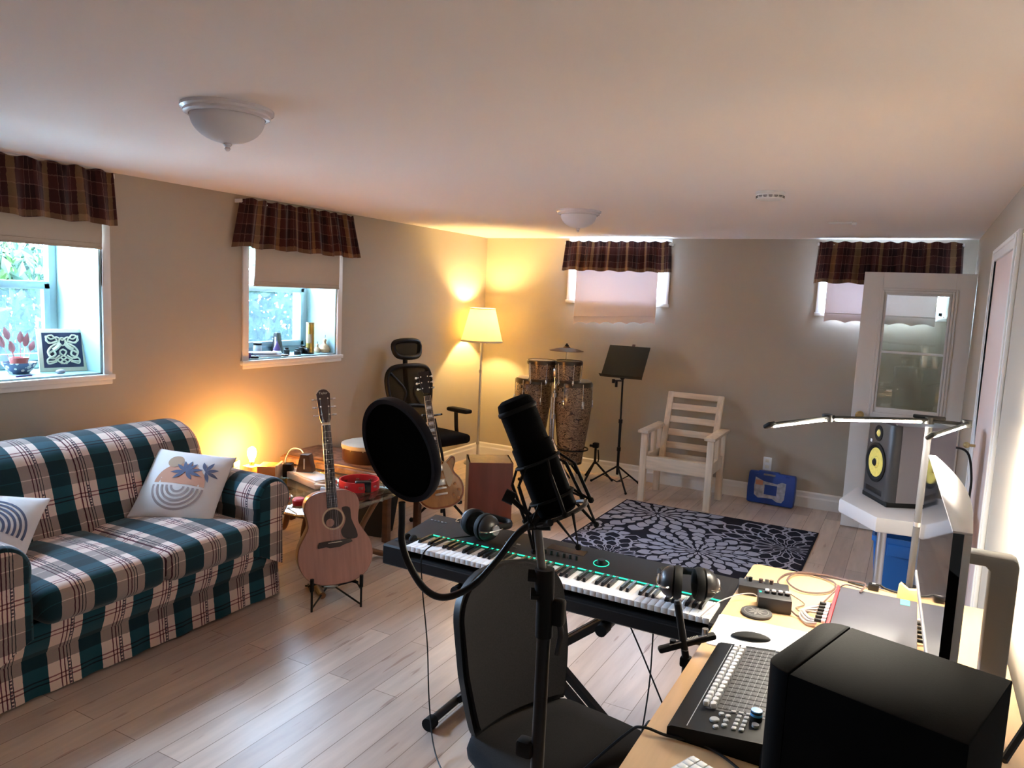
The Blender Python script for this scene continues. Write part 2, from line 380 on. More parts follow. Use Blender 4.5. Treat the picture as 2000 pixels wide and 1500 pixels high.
def thing(name, label, cat, loc=(0, 0, 0), rz=0, rot=None, group=None):
    o = bpy.data.objects.new(name, None); COL.objects.link(o); o.empty_display_size = .05
    o.location = loc; o.rotation_euler = rot if rot else (0, 0, rz); o['label'] = label; o['category'] = cat
    if group: o['group'] = group
    return o
def tag(o, label, cat, group=None, kind=None):
    o['label'] = label; o['category'] = cat
    if group: o['group'] = group
    if kind: o['kind'] = kind
    return o
def st(o): o['kind'] = 'structure'; return o
def dup(root, loc, rz, label, group=None):
    r = root.copy(); COL.objects.link(r); r.location = loc; r.rotation_euler = (0, 0, rz); r['label'] = label
    if group: r['group'] = group
    def rec(a, b):
        for ch in [c for c in bpy.data.objects if c.parent == a]:
            d = ch.copy(); COL.objects.link(d); d.parent = b; rec(ch, d)
    rec(root, r); return r
def text(name, body, size, m, parent, loc, rot, ext=.0003):
    # lettering turned into a plain mesh
    c = bpy.data.curves.new(name, 'FONT'); c.body = body; c.size = size; c.extrude = ext; c.align_x = 'CENTER'; c.align_y = 'CENTER'
    tmp = bpy.data.objects.new('tmp', c); me = bpy.data.meshes.new_from_object(tmp); bpy.data.objects.remove(tmp); me.materials.append(getm(m)); o = bpy.data.objects.new(name, me); COL.objects.link(o); o.parent = parent; o.location = loc; o.rotation_euler = rot; return o
# ================================================================ SETTING
ZC, XR, YB, YF = 2.30, 4.385, 6.84, -1.6
def shell(name, m, boxes):
    b = B()
    for q in boxes: b.bx(*q)
    return st(b.build(name, m, smooth=False))
shell('floor', 'laminate', [(-.02, XR+.02, YF-.02, YB+.02, -.05, 0)])
shell('ceiling', 'ceiling_paint', [(-.02, XR+.02, YF-.02, YB+.02, ZC, ZC+.05)])
T = .46
def holed(name, axis, a0, a1, holes, c0, c1):
    xs = [a0]+sorted(sum(([h[0], h[1]] for h in holes), []))+[a1]; bs = []
    for i in range(len(xs)-1):
        l, r = xs[i], xs[i+1]; h = [q for q in holes if abs(q[0]-l) < 1e-6]
        for z0, z1 in ([(0, h[0][2]), (h[0][3], ZC)] if h else [(0, ZC)]):
            bs.append((c0, c1, l, r, z0, z1) if axis == 'y' else (l, r, c0, c1, z0, z1))
    shell(name, 'wall_paint', bs)
holed('wall_left', 'y', YF, YB+.4, [W1, W2], -T, 0)
holed('wall_back', 'x', 0, XR, [W3, W4], YB, YB+.32)
shell('wall_right', 'wall_paint', [(XR, XR+.12, YF, YB, 0, ZC)])
shell('wall_front', 'wall_paint', [(0, XR, YF-.12, YF, 0, ZC)])

def base_prof(): return [(0, 0), (.016, 0), (.016, .085), (.012, .10), (.012, .128), (.005, .14), (0, .14)]
def baseboard(name, p0, p1, nrm):
    b = B(); d = Vector((p1[0]-p0[0], p1[1]-p0[1], 0)); n = Vector((nrm[0], nrm[1], 0)); P = base_prof(); k = len(P)
    vs = [Vector((p[0], p[1], 0))+n*a+Vector((0, 0, h)) for p in (p0, p1) for a, h in P]
    b.add(vs, [(i, (i+1) % k, k+(i+1) % k, k+i) for i in range(k)]+[tuple(range(k)), tuple(range(k, 2*k))[::-1]])
    return st(b.build(name, 'white_trim', smooth=False))
baseboard('baseboard_left', (0, YF), (0, YB), (1, 0)); baseboard('baseboard_back', (0, YB), (XR, YB), (0, -1))
baseboard('baseboard_right', (XR, 5.05), (XR, YB), (-1, 0)); baseboard('baseboard_right.001', (XR, YF), (XR, 3.80), (-1, 0))

# windows of the left wall: deep reveal with cyan daylight in its colour, single-hung sash, casing, sill
def win_left(n, w, gx=-.42, stile=.045, mid=1.67):
    y0, y1, z0, z1 = w; e = bpy.data.objects.new('window_%d' % n, None); COL.objects.link(e); st(e)
    b = B(); t = .012
    b.bx(gx-.03, .0, y0, y0+t, z0, z1); b.bx(gx-.03, .0, y1-t, y1, z0, z1); b.bx(gx-.03, .0, y0, y1, z1-t, z1); b.bx(gx-.03, .0, y0, y1, z0, z0+t)
    b.build('window_reveal', 'reveal_daylight_cyan', e, smooth=False)
    b = B(); y0 += t; y1 -= t; z0 += t; z1 -= t; s = stile
    for a in (y0, y1-s): b.bx(gx-.025, gx+.025, a, a+s, z0, z1, .004)
    b.bx(gx-.025, gx+.025, y0, y1, z0, z0+s, .004); b.bx(gx-.025, gx+.025, y0, y1, z1-s, z1, .004)
    b.build('window_frame', 'vinyl_daylight_cyan', e)
    b = B(); i = s+.002
    for a in (y0+i, y1-i-.035): b.bx(gx+.002, gx+.038, a, a+.035, z0+i, mid, .004)
    b.bx(gx+.002, gx+.038, y0+i, y1-i, z0+i, z0+i+.04, .004); b.bx(gx+.002, gx+.038, y0+i, y1-i, mid-.035, mid+.01, .004)
    b.build('sash', 'vinyl_daylight_cyan', e)
    B().bx(gx+.030, gx+.032, y0+s+.03, y1-s-.03, z0+s+.03, mid-.02).build('insect_screen', 'screen_haze', e, smooth=False)
    B().bx(gx-.006, gx-.002, y0+.03, y1-.03, z0+.03, z1-.03).build('glass', 'glass', e, smooth=False)
    y0, y1, z0, z1 = w; c = .05; b = B()
    for a in (y0-c, y1): b.bx(0, .016, a, a+c, z0-.0, z1+c, .003)
    b.bx(0, .016, y0, y1, z1, z1+c, .003); b.build('casing', 'white_trim', e)
    b = B(); b.bx(-.02, .028, y0-c-.012, y1+c+.012, z0-.028, z0+.002, .005); b.bx(0, .018, y0-c, y1+c, z0-.055, z0-.028, .004)
    b.build('window_sill', 'white_trim', e)
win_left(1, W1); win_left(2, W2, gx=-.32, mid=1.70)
def win_back(n, w):
    x0, x1, z0, z1 = w; e = bpy.data.objects.new('window_%d' % n, None); COL.objects.link(e); st(e); t = .01; D = .30
    b = B()
    for a in (x0, x1-t): b.bx(a, a+t, YB, YB+D, z0, z1)
    b.bx(x0, x1, YB, YB+D, z1-t, z1); b.bx(x0, x1, YB, YB+D, z0, z0+t); b.build('window_reveal', 'white_paint', e, smooth=False)
    b = B(); s = .03
    for a in (x0+t, (x0+x1)/2-s/2, x1-t-s): b.bx(a, a+s, YB+D-.05, YB+D, z0+t, z1-t, .003)
    b.bx(x0+t, x1-t, YB+D-.05, YB+D, z0+t, z0+t+s, .003); b.bx(x0+t, x1-t, YB+D-.05, YB+D, z1-t-s, z1-t, .003); b.build('window_frame', 'vinyl_daylight_cyan', e)
    B().bx(x0+.02, x1-.02, YB+D-.028, YB+D-.024, z0+.02, z1-.02).build('glass', 'glass', e, smooth=False)
    b = B(); c = .042
    for a in (x0-c, x1): b.bx(a, a+c, YB-.014, YB, z0-.0, z1+c*.8, .003)
    b.bx(x0, x1, YB-.014, YB, z1, z1+c*.8, .003); b.build('casing', 'white_trim', e)
    b = B(); b.bx(x0-c-.008, x1+c+.008, YB-.022, YB+.01, z0-.03, z0, .004); b.build('window_sill', 'white_trim', e)
win_back(3, W3); win_back(4, W4)

# half-glass door leaf standing open in front of the back wall
def door_leaf():
    e = bpy.data.objects.new('door_1', None); COL.objects.link(e); st(e); e.location = (3.638, 6.40, .012)
    w, h, t = .742, 2.006, .035; gx0, gx1, gz0, gz1 = .135, .615, .92, 1.87
    b = B()
    b.bx(0, gx0, 0, t, 0, h, .002); b.bx(gx1, w, 0, t, 0, h, .002); b.bx(gx0, gx1, 0, t, gz1, h); b.bx(gx0, gx1, 0, t, 0, .16); b.bx(gx0, gx1, 0, t, .78, gz0)
    b.bx(.35, .40, 0, t, .16, .78); b.bx(gx0, gx1, .010, t-.010, .16, .78)
    b.build('door_panel', 'white_paint', e)
    b = B(); m = .030
    for i, (k, q) in enumerate(((0, -.010), (.018, -.016), (.036, -.006))):
        x0, x1, z0, z1 = gx0-.02+k, gx1+.02-k, gz0-.02+k, gz1+.02-k; s = .018
        b.bx(x0, x0+s, q, .01, z0, z1, .003); b.bx(x1-s, x1, q, .01, z0, z1, .003); b.bx(x0+s, x1-s, q, .01, z1-s, z1, .003); b.bx(x0+s, x1-s, q, .01, z0, z0+s, .003)
    b.build('glazing_moulding', 'white_paint', e)
    B().bx(gx0+.03, gx1-.03, -.004, .014, 1.395, 1.413, .003).build('muntin', 'white_paint', e)
    B().bx(gx0+.03, gx1-.03, -.008, .014, gz0+.03, gz0+.055, .003).build('sash_rail', 'white_paint', e)
    B().bx(gx0+.01, gx1-.01, .015, .019, gz0+.01, gz1-.01).build('glass', 'door_glass', e, smooth=False)
    b = B(); Mx = Matrix.Translation((.062, 0, .90)) @ Matrix.Rotation(R(90), 4, 'X')
    b.lathe([(.0, .0), (.030, .0), (.030, .004), (.012, .010), (.012, .030), (.026, .040), (.030, .055), (.022, .066), (0, .068)], 24, M4=Mx); b.build('door_knob', 'brass', e)
door_leaf()
# closet door set in the right wall
def closet():
    e = bpy.data.objects.new('door_2', None); COL.objects.link(e); st(e); y0, y1, zt = 3.88, 4.99, 2.09; c = .07
    b = B()
    for a in (y0-c, y1-c+.0): b.bx(XR-.018, XR, a, a+c, 0, zt, .004); b.bx(XR-.026, XR-.018, a+.012, a+.03, 0, zt-.012, .003)
    b.bx(XR-.018, XR, y0, y1-c, zt-c, zt, .004); b.bx(XR-.026, XR-.018, y0, y1-c, zt-.03, zt-.012, .003); b.build('casing', 'white_trim', e)
    B().bx(XR-.006, XR-.001, y0, y1-c, .01, zt-c).build('door_panel', 'door_pink', e, smooth=False)
    b = B(); b.cyl((XR-.006, y1-.14, 1.0), (XR-.04, y1-.14, 1.0), .008); b.sphere((XR-.048, y1-.14, 1.0), .018); b.build('door_knob', 'brass', e)
mat('door_pink', (.80, .63, .57), .65)
closet()
# ceiling fittings
def ceiling_light(x, y, r, label, rz=0):
    t = thing('ceiling_light', label, 'ceiling light', (x, y, ZC), rz, group=None)
    b = B(); b.lathe([(r, 0), (r*1.0, -.010), (r*.93, -.016), (r*.93, -.024), (r*.86, -.030), (r*.82, -.030), (r*.80, -.012), (0, -.012)], 48, caps=False)
    b.build('fixture_ring', 'lamp_metal', t)
    b = B(); q = [(r*.80*math.cos(a), -.030-.085*math.sin(a)) for a in [PI/2*k/10 for k in range(11)]]; b.lathe(q, 48, caps=False); b.build('glass_bowl', 'frosted', t)
    b = B(); b.lathe([(.0, -.113), (.012, -.115), (.014, -.120), (.007, -.127), (.010, -.133), (.004, -.140), (0, -.141)], 16, caps=False); b.build('finial', 'lamp_metal', t)
mat('lamp_metal', (.80, .76, .80), .25, coat=.5)
def haze_mat():
    m = getm('screen_haze'); m.use_nodes = True; nt = m.node_tree; nt.nodes.clear(); o = nt.nodes.new('ShaderNodeOutputMaterial')
    d = nt.nodes.new('ShaderNodeBsdfTranslucent'); d.inputs[0].default_value = (.030, .045, .050, 1); tr = nt.nodes.new('ShaderNodeBsdfTransparent'); ms = nt.nodes.new('ShaderNodeMixShader'); ms.inputs[0].default_value = .30
    nt.links.new(tr.outputs[0], ms.inputs[1]); nt.links.new(d.outputs[0], ms.inputs[2]); nt.links.new(ms.outputs[0], o.inputs[0])
haze_mat()
ceiling_light(1.93, 1.82, .150, 'white ceiling light with frosted glass bowl, the nearer and larger one')
ceiling_light(1.965, 4.70, .150, 'white ceiling light with frosted glass bowl, the farther one near the back window')
t = thing('smoke_detector', 'round white smoke detector with dark slots on the ceiling', 'smoke detector', (3.31, 4.05, ZC))
b = B(); b.lathe([(.072, 0), (.074, -.012), (.068, -.014), (.066, -.034), (.055, -.040), (0, -.041)], 40, caps=False); b.build('housing', 'white_plastic', t)
for k in range(16):
    a = 2*PI*(k+.5)/16; b = B(Matrix.Rotation(a, 4, 'Z')); b.box((.067, 0, -.024), (.006, .019, .003)); b.box((.067, 0, -.030), (.006, .014, .002)); b.build('slot', 'black', t)
t = thing('ceiling_sensor', 'small flat white plate with a little knob on the ceiling by the corner', 'ceiling plate', (3.515, 5.50, ZC))
B().box((0, 0, -.006), (.15, .06, .012), .004).build('plate', 'white_plastic', t); B().box((.085, .0, -.010), (.035, .035, .02), .008).build('knob', 'white_plastic', t)
# wall socket
t = thing('wall_outlet', 'white double wall outlet above the blue case', 'outlet', (2.975, YB, .335))
B().box((0, -.003, 0), (.072, .006, .116), .003).build('cover_plate', 'white_plastic', t)
for s in (-1, 1):
    B().box((0, -.007, s*.027), (.034, .004, .03), .006).build('socket', 'ivory', t)
# outside: gravel ground paled for ceiling bounce and leafy shrubs behind the left wall
tag(B().bx(-7, -T, -3, 9, .95, 1.08).build('garden_ground', 'gravel'), 'garden soil outside below the left windows', 'ground', kind='structure')
tag(B().bx(-T, 6, YB+.32, 11, 1.3, 1.5).build('garden_ground', 'gravel'), 'garden soil outside behind the back windows', 'ground', kind='structure')
def shrub(x, y, z, rx, ry, rz, n, label, m):
    b = B()
    for k in range(n):
        a = random.random()*2*PI; c = random.uniform(-.9, 1); q = math.sqrt(1-c*c); f = random.uniform(.55, 1)
        p = Vector((rx*f*q*math.cos(a), ry*f*q*math.sin(a), rz*f*c)); s = random.uniform(.03, .075)
        e = Euler((random.random()*6, random.random()*6, random.random()*6)).to_matrix().to_4x4(); b.m = 1 if random.random() < .35 else 0
        b.add([(-s, 0, 0), (0, -s*.5, .01), (s, 0, 0), (0, s*.5, .01)], [(0, 1, 2, 3)], None, Matrix.Translation(p) @ e)
    o = b.build('shrub', m, weld=False, smooth=False, recalc=False); o.location = (x, y, z); return tag(o, label, 'shrub')
shrub(-2.1, 3.1, 1.42, .5, 1.1, .62, 3800, 'green leafy shrub outside the nearer left window', ['leaf', 'leaf_light'])
shrub(-2.1, 5.9, 1.60, .5, 1.3, .85, 5200, 'green leafy shrub outside the second left window', ['leaf', 'leaf_light'])
# ================================================================ SOFT FURNISHINGS ON THE WALLS
def at(loc): return Matrix.Translation(-Vector(loc))
def valance(x_or_y, lo, hi, zt, zb, axis, label, seed, flare=.06, out=.06, amp=.020, nf=11, skew=0):
    rnd = random.Random(seed); ph = [rnd.random()*6 for _ in range(4)]
    loc = (0.04, (lo+hi)/2, zt) if axis == 'y' else ((lo+hi)/2, YB-.04, zt)
    t = thing('valance', label, 'valance', loc); L = hi-lo; H = zt-zb
    def fn(u, v):
        s = (u-.5)*(L+flare*2*v)
        w = math.sin(u*nf*2*PI+ph[0]+.8*math.sin(u*9+ph[1]))*amp*(.35+.65*v)+.008*math.sin(u*31+ph[2])
        d = out-.03+w + .02*v
        e = min(u, 1-u); d *= min(1, e/.02+.15)
        if v < .12: d += .004*math.sin(u*150)
        z = -H*v + .006*math.sin(u*nf*2*PI*.5+ph[3])*v + (.006*math.sin(u*60+ph[1]) if v < .05 else 0) + skew*(u-.5)*v
        return (d, s, z) if axis == 'y' else (s, -d, z)
    b = B(); b.grid(fn, 220, 14, lambda u, v: (u*L*1.55+.012*math.sin(u*47+ph[1])+.006*math.sin(u*nf*2*PI+ph[2]), (1-v)*H+.004*math.sin(u*29))); o = b.build('valance_cloth', 'valance_plaid', t, ang=180, recalc=False)
    b = B()
    if axis == 'y': b.cyl((out-.052, -L/2, -.022), (out-.052, L/2, -.022), .005)
    else: b.cyl((-L/2, -out+.052, -.022), (L/2, -out+.052, -.022), .005)
    for s in (-1, 1):
        if axis == 'y': b.bx(-.04, out-.05, s*L/2-.006, s*L/2+.006, -.03, -.006)
        else: b.bx(s*L/2-.006, s*L/2+.006, -out+.05, .04, -.03, -.006)
    b.build('curtain_rod', 'white_plastic', t)
valance(0, 1.47, 2.665, 2.292, 2.005, 'y', 'brown plaid gathered valance over the left window with the carved plaque', 3, flare=.01, skew=-.0)
valance(0, 3.55, 4.655, 2.275, 1.955, 'y', 'brown plaid flared valance over the left window with the gold tube', 5, flare=.075, out=.07)
valance(0, .945, 1.985, 2.262, 1.985, 'x', 'brown plaid valance on the back wall above the lit window', 8, flare=.018, out=.115)
valance(0, 3.245, 4.285, 2.270, 1.935, 'x', 'brown plaid valance on the back wall behind the white door', 9, flare=.018, out=.11)
def roman(y0, y1, zt, zb, label, lift=.0):
    t = thing('roman_shade', label, 'window shade', (.022, (y0+y1)/2, zb)); h = (y1-y0)/2
    b = B(Matrix.Translation((0, 0, 0)))
    b.grid(lambda u, v: (.006+.004*math.sin(v*3), (u-.5)*2*h+(.012*v*(1-v)*4 if u < .1 else 0), (zt-zb)*(1-v)+lift*math.cos((u-.5)*PI)*v), 16, 14)
    b.grid(lambda u, v: (.010+.004*math.sin(v*3), (u-.5)*2*h+(.012*v*(1-v)*4 if u < .1 else 0), (zt-zb)*(1-v)+lift*math.cos((u-.5)*PI)*v), 16, 14); b.build('shade_cloth', 'roman_cloth', t)
    B().box((.014, 0, .028+lift*.6), (.006, 2*h-.01, .006), .002).build('batten', 'roman_cloth', t)
    B().box((.010, 0, .004+lift*.5), (.012, 2*h, .012), .003).build('bottom_bar', 'roman_cloth', t)
roman(1.56, 2.60, 2.11, 1.872, 'flat beige shade pulled half down in the window with the plaque')
roman(3.680, 4.533, 2.11, 1.705, 'flat beige shade pulled down in the window with the gold tube')
def scallop(x0, x1, zt, zb, label, n=6, rot=0):
    t = thing('scalloped_blind', label, 'window blind', ((x0+x1)/2, YB-.062, zb)); h = (x1-x0)/2; b = B()
    for q in (0, .003):
        b.grid(lambda u, v: ((u-.5)*2*h, -.004-q+.006*math.sin(v*2.5)+.003*math.sin(u*7), (zt-zb)*(1-v)+v*v*v*v*.022*abs(math.sin(u*n*PI))+rot*(u-.5)*1.0), 90, 20)
    b.build('blind_cloth', 'blind_white', t)
    B(Matrix.Rotation(-rot*.5/h, 4, 'Y')).box((0, -.006, .075), (2*h, .006, .008), .002).build('hem_seam', 'blind_white', t)
    b = B(); b.cyl((-h, .0, zt-zb+.01), (h, .0, zt-zb+.01), .016); b.build('roller', 'white_plastic', t)
scallop(1.055, 1.880, 2.17, 1.485, 'white scalloped blind glowing at its edges in the left back window', rot=.04)
scallop(3.335, 4.150, 2.17, 1.612, 'white scalloped blind in the back window behind the white door', 5)

# ================================================================ WINDOW SILLS
def S1(x, y): return (x, y, 1.182)
t = thing('potted_plant', 'red leaved plant in a small pot set in a patterned bowl on the window sill', 'plant', S1(-.20, 2.27))
b = B(); b.lathe([(.0, 0), (.045, 0), (.050, .006), (.078, .045), (.086, .062), (.082, .062), (.070, .04), (0, .02)], 36, caps=False); b.build('bowl', 'bowl_pattern', t)
B().lathe([(0, .02), (.036, .02), (.044, .078), (.047, .078), (.047, .088), (.040, .088), (.038, .07), (0, .07)], 28, caps=False).build('flower_pot', 'terracotta', t)
for k, (dy, h, l) in enumerate(((-.075, .15, .075), (-.05, .19, .055), (.035, .15, .06), (.062, .125, .045), (.01, .17, .05), (-.03, .12, .05))):
    b = B(); b.tube([(0, dy*.2, .07), (.005, dy*.7, h*.6), (0, dy, h)], .002, 5)
    b.build('stem', 'red_leaf', t)
    b = B(Matrix.Translation((0, dy, h)) @ Matrix.Rotation(-dy*6, 4, 'X')); b.grid(lambda u, v: (.012*math.sin(v*PI)*(1-2*abs(u-.5)), (u-.5)*.034*math.sin(v**.8*PI)**.9, l*1.35*(v-.1)), 6, 10); b.build('leaf', 'red_leaf', t, ang=180)
def pattern_mat():
    m, nt, b, out = new_mat('bowl_pattern'); tc = nt.nodes.new('ShaderNodeTexCoord'); v = nt.nodes.new('ShaderNodeTexVoronoi'); v.inputs['Scale'].default_value = 34
    nt.links.new(tc.outputs['Object'], v.inputs['Vector']); c = ramp(nt, [(0, (.55, .5, .45)), (.42, (.04, .06, .12))], v.outputs['Distance']); nt.links.new(c, b.inputs['Base Color']); b.inputs['Roughness'].default_value = .25; M['bowl_pattern'] = m
pattern_mat()
t = thing('carved_plaque', 'cream square plaque with knotwork pattern leaning in the window corner', 'plaque', S1(-.16, 2.49), rot=(0, R(-14), R(-16)))
PW = .242
b = B(); b.box((0, 0, PW/2), (.014, PW, PW), .003); b.build('panel', 'plaque_cream', t)
b = B(); b.box((.0075, 0, PW/2), (.002, PW-.045, PW-.045)); b.build('dark_field', 'plaque_dark', t)
b = B()
def kn(pts, r=.0048): b.tube([(.010, y*.088, PW/2+z*.088) for y, z in pts], r, 5, sub=5)
for s in (-1, 1):
    kn([(0, .62), (s*.3, .82), (s*.62, .7), (s*.9, .9), (s*.75, .45), (s*.35, .55), (s*.12, .35)])
    kn([(s*.15, .42), (s*.42, .35), (s*.7, .15), (s*.85, -.15), (s*.7, -.45), (s*.45, -.3), (s*.55, -.05), (s*.8, -.2)], .006)
    kn([(s*.15, .42), (s*.3, .2), (s*.55, 0)], .012); kn([(s*.4, -.75), (s*.85, -.88), (s*.9, -.6), (s*.6, -.5), (s*.1, -.9)])
    kn([(0, .05), (s*.18, -.1), (s*.1, -.3), (s*-.15, -.5), (s*.15, -.75), (0, -.9)]); kn([(s*.55, .95), (s*.3, .6), (s*.55, .45), (s*.9, .6), (s*.8, .9), (s*.55, .95)])
    kn([(s*.2, -.35), (s*.5, -.55), (s*.85, -.5)]); kn([(s*.2, -.5), (s*.5, -.7), (s*.9, -.75)])
b.tube([(.010, .016*math.cos(a), PW/2+.047+.022*math.sin(a)) for a in [2*PI*k/12 for k in range(12)]], .005, 5, closed=True, sub=2)
b.build('knotwork', 'plaque_cream', t)
o = B().sphere((0, 0, .012), .02, 14, (1, 1.3, .62)).build('stone', 'stone'); o.location = S1(-.07, 2.415); tag(o, 'grey pebble in front of the carved plaque on the sill', 'stone')
o = B().cyl((0, -.04, .004), (0, .04, .004), .004).build('pen', 'purple'); o.location = S1(-.055, 2.215); tag(o, 'dark purple pen lying in front of the patterned bowl', 'pen')
Z2 = 1.202
def s2(name, label, cat, x, y, rz=0, rot=None): return thing(name, label, cat, (x, y, Z2), rz, rot)
t = s2('glass_jar', 'small glass jar with a black lid on the sill', 'jar', -.20, 3.93)
B().lathe([(0, 0), (.028, 0), (.030, .006), (.030, .068), (.026, .074), (0, .074)], 24, caps=False).build('jar_body', 'jar_glass', t); B().lathe([(0, .072), (.030, .072), (.030, .088), (0, .088)], 24).build('lid', 'black', t)
B().lathe([(0, .02), (.0305, .02), (.0305, .05), (0, .05)], 24).build('paper_label', 'light_grey', t)
t = s2('book', 'thin dark blue book lying flat at the bottom of the sill pile', 'book', -.10, 3.89, R(-12)); B().box((0, 0, .009), (.14, .21, .018), .003).build('cover', 'navy', t); B().box((.004, 0, .009), (.138, .204, .012)).build('pages', 'white_plastic', t)
t = thing('book', 'thin grey book lying on top of the dark blue one', 'book', (-.105, 3.88, Z2+.018), R(-20)); B().box((0, 0, .007), (.12, .18, .014), .003).build('cover', 'mid_grey', t); B().box((.004, 0, .007), (.118, .174, .009)).build('pages', 'white_plastic', t)
o = B().box((0, 0, .006), (.06, .05, .012), .004).build('leather_case', 'brown_wood'); o.location = (-.04, 4.03, Z2); tag(o, 'small brown case at the end of the sill books', 'case')
o = B().lathe([(0, 0), (.032, 0), (.034, .006), (.03, .014), (0, .016)], 20, caps=False).build('tin', 'black'); o.location = (-.035, 3.745, Z2); tag(o, 'round flat black tin at the near end of the second sill', 'tin')
o = B().box((0, 0, .02), (.035, .04, .04), .008).build('trinket', 'purple'); o.location = (-.03, 3.685, Z2); tag(o, 'small purple trinket against the casing of the second window', 'trinket')
t = s2('figurine', 'little purple and white pointed figurine on the sill', 'figurine', -.16, 4.08)
B().lathe([(0, 0), (.034, 0), (.036, .012), (.026, .03), (.020, .034), (0, .04)], 18, caps=False).build('base', 'white_plastic', t); B().lathe([(.027, .024), (.026, .045), (.012, .08), (0, .105)], 14, caps=False).build('hood', 'purple', t)
t = s2('metronome', 'dark grey pyramid metronome on the sill', 'metronome', -.24, 4.16, R(20))
b = B(); b.prism([(-.038, 0), (.038, 0), (.014, .155), (-.014, .155)], -.03, .03, Matrix.Rotation(R(90), 4, 'X') @ Matrix.Rotation(R(90), 4, 'Y') if False else Matrix.Rotation(R(90), 4, 'X'), .003); b.build('body', 'dark_grey', t)
B().box((0, -.031, .07), (.012, .003, .11)).build('pendulum', 'light_grey', t)
for i, (x, y, r, h, lb) in enumerate(((-.10, 4.12, .022, .045, 'small dark jar beside the metronome'), (-.055, 4.185, .026, .036, 'squat dark ink bottle at the front of the sill'))):
    t = s2('ink_bottle', lb, 'bottle', x, y); B().lathe([(0, 0), (r, 0), (r, h*.8), (r*.6, h*.9), (0, h*.9)], 18, caps=False).build('bottle_body', 'dark_grey', t); B().lathe([(0, h*.88), (r*.62, h*.88), (r*.62, h*1.2), (0, h*1.2)], 16).build('cap', 'black', t)
t = s2('camera', 'small black camera standing by the gold tube', 'camera', -.10, 4.285, R(15))
B().box((0, 0, .026), (.04, .075, .052), .008).build('camera_body', 'black', t); B().cyl((.018, 0, .028), (.045, 0, .028), .019, .017).build('lens', 'black_gloss', t); B().box((0, 0, .057), (.026, .026, .012), .004).build('viewfinder', 'black', t)
B().lathe([(0, 0), (.042, 0), (.042, .008), (0, .008)], 20, c=(.03, .03, 0)).build('lens_cap', 'black', t)
t = s2('gold_tube', 'tall gold cardboard bottle tube on the sill', 'tube', -.09, 4.355)
B().lathe([(0, 0), (.031, 0), (.031, .236), (0, .236)], 32).build('tube_body', 'gold', t)
B().lathe([(.0, .001), (.0325, .001), (.0325, .012), (0, .012)], 32).build('base_ring', 'brass', t); B().lathe([(0, .226), (.0325, .226), (.0325, .240), (0, .240)], 32).build('lid', 'brass', t)
b = B(); b.lathe([(.0313, .08), (.0313, .15)], 10, caps=False, ang=1.3, M4=Matrix.Rotation(R(-95), 4, 'Z')); b.build('paper_label', 'cream_binding', t)
for x, y, s, lb in ((-.10, 4.445, .8, 'smaller dried gourd next to the gold tube'), (-.08, 4.505, 1.25, 'bigger dried gourd in the sill corner')):
    t = s2('gourd', lb, 'gourd', x, y); B().lathe([(0, 0), (.028*s, .004*s), (.036*s, .022*s), (.028*s, .042*s), (.012*s, .056*s), (.010*s, .068*s), (.013*s, .078*s), (.008*s, .088*s), (0, .091*s)], 20, caps=False).build('body', 'gourd', t)
    B().tube([(0, 0, .088*s), (.002, .002, .10*s), (.006, -.002, .112*s)], .002, 5).build('stalk', 'brown_wood', t)

# ================================================================ SOFA
SL = Vector((.55, 2.19, 0)); t = thing('sofa', 'teal and cream plaid two seat sofa with rolled arms against the left wall', 'sofa', SL); AT = at(SL)
b = B(AT); b.bx(.14, .97, 1.50, 2.90, .10, .33, .01); b.build('frame', 'black_matte', t)
def seat_uv(off): return lambda w: (w.y+off, w.x-w.z)
for y0, y1, off in ((1.625, 2.178, .0), (2.182, 2.735, .02)):
    b = B(); b.puff((.79, (y0+y1)/2, .405), (.68, y1-y0, .155), .045, (.01, .008, .028), 16, uvf=seat_uv(off-.07)); b.M = AT; b.v = [AT @ v for v in b.v]; b.build('seat_cushion', 'sofa_plaid', t, ang=60)
def back_fn(y0, y1, cap0, cap1):
    P = catmull([Vector((x, 0, z)) for x, z in ((.56, .40), (.54, .50), (.50, .60), (.47, .70), (.44, .79), (.39, .865), (.31, .908), (.22, .915), (.14, .885), (.10, .80), (.10, .60), (.10, .30))], 5)
    cx, cz = .28, .62; L = [0]
    for i in range(1, len(P)): L.append(L[-1]+(P[i]-P[i-1]).length)
    def fn(u, v):
        k = v*(len(P)-1); i = min(int(k), len(P)-2); p = P[i].lerp(P[i+1], k-i)
        e = 1.0
        du = u*(y1-y0); dd = (1-u)*(y1-y0)
        def rnd(q, r): return math.sqrt(max(0, 1-(1-min(1, q/r))**2))
        s = 1.0
        if cap0: s = min(s, .86+.14*rnd(du, .06))
        else: s = min(s, .95+.05*rnd(du, .08))
        if cap1: s = min(s, .62+.38*rnd(dd, .10))
        else: s = min(s, .95+.05*rnd(dd, .08))
        bulge = .018*math.sin(u*PI)*max(0, math.sin(min(1, v/.55)*PI))
        return (cx+(p.x-cx)*s+bulge, y0+u*(y1-y0), cz+(p.z-cz)*(s if p.z > cz else 1))
    def uvf(u, v):
        k = v*(len(P)-1); i = min(int(k), len(P)-2); return (y0+u*(y1-y0), L[i]+(L[i+1]-L[i])*(k-i))
    return fn, uvf
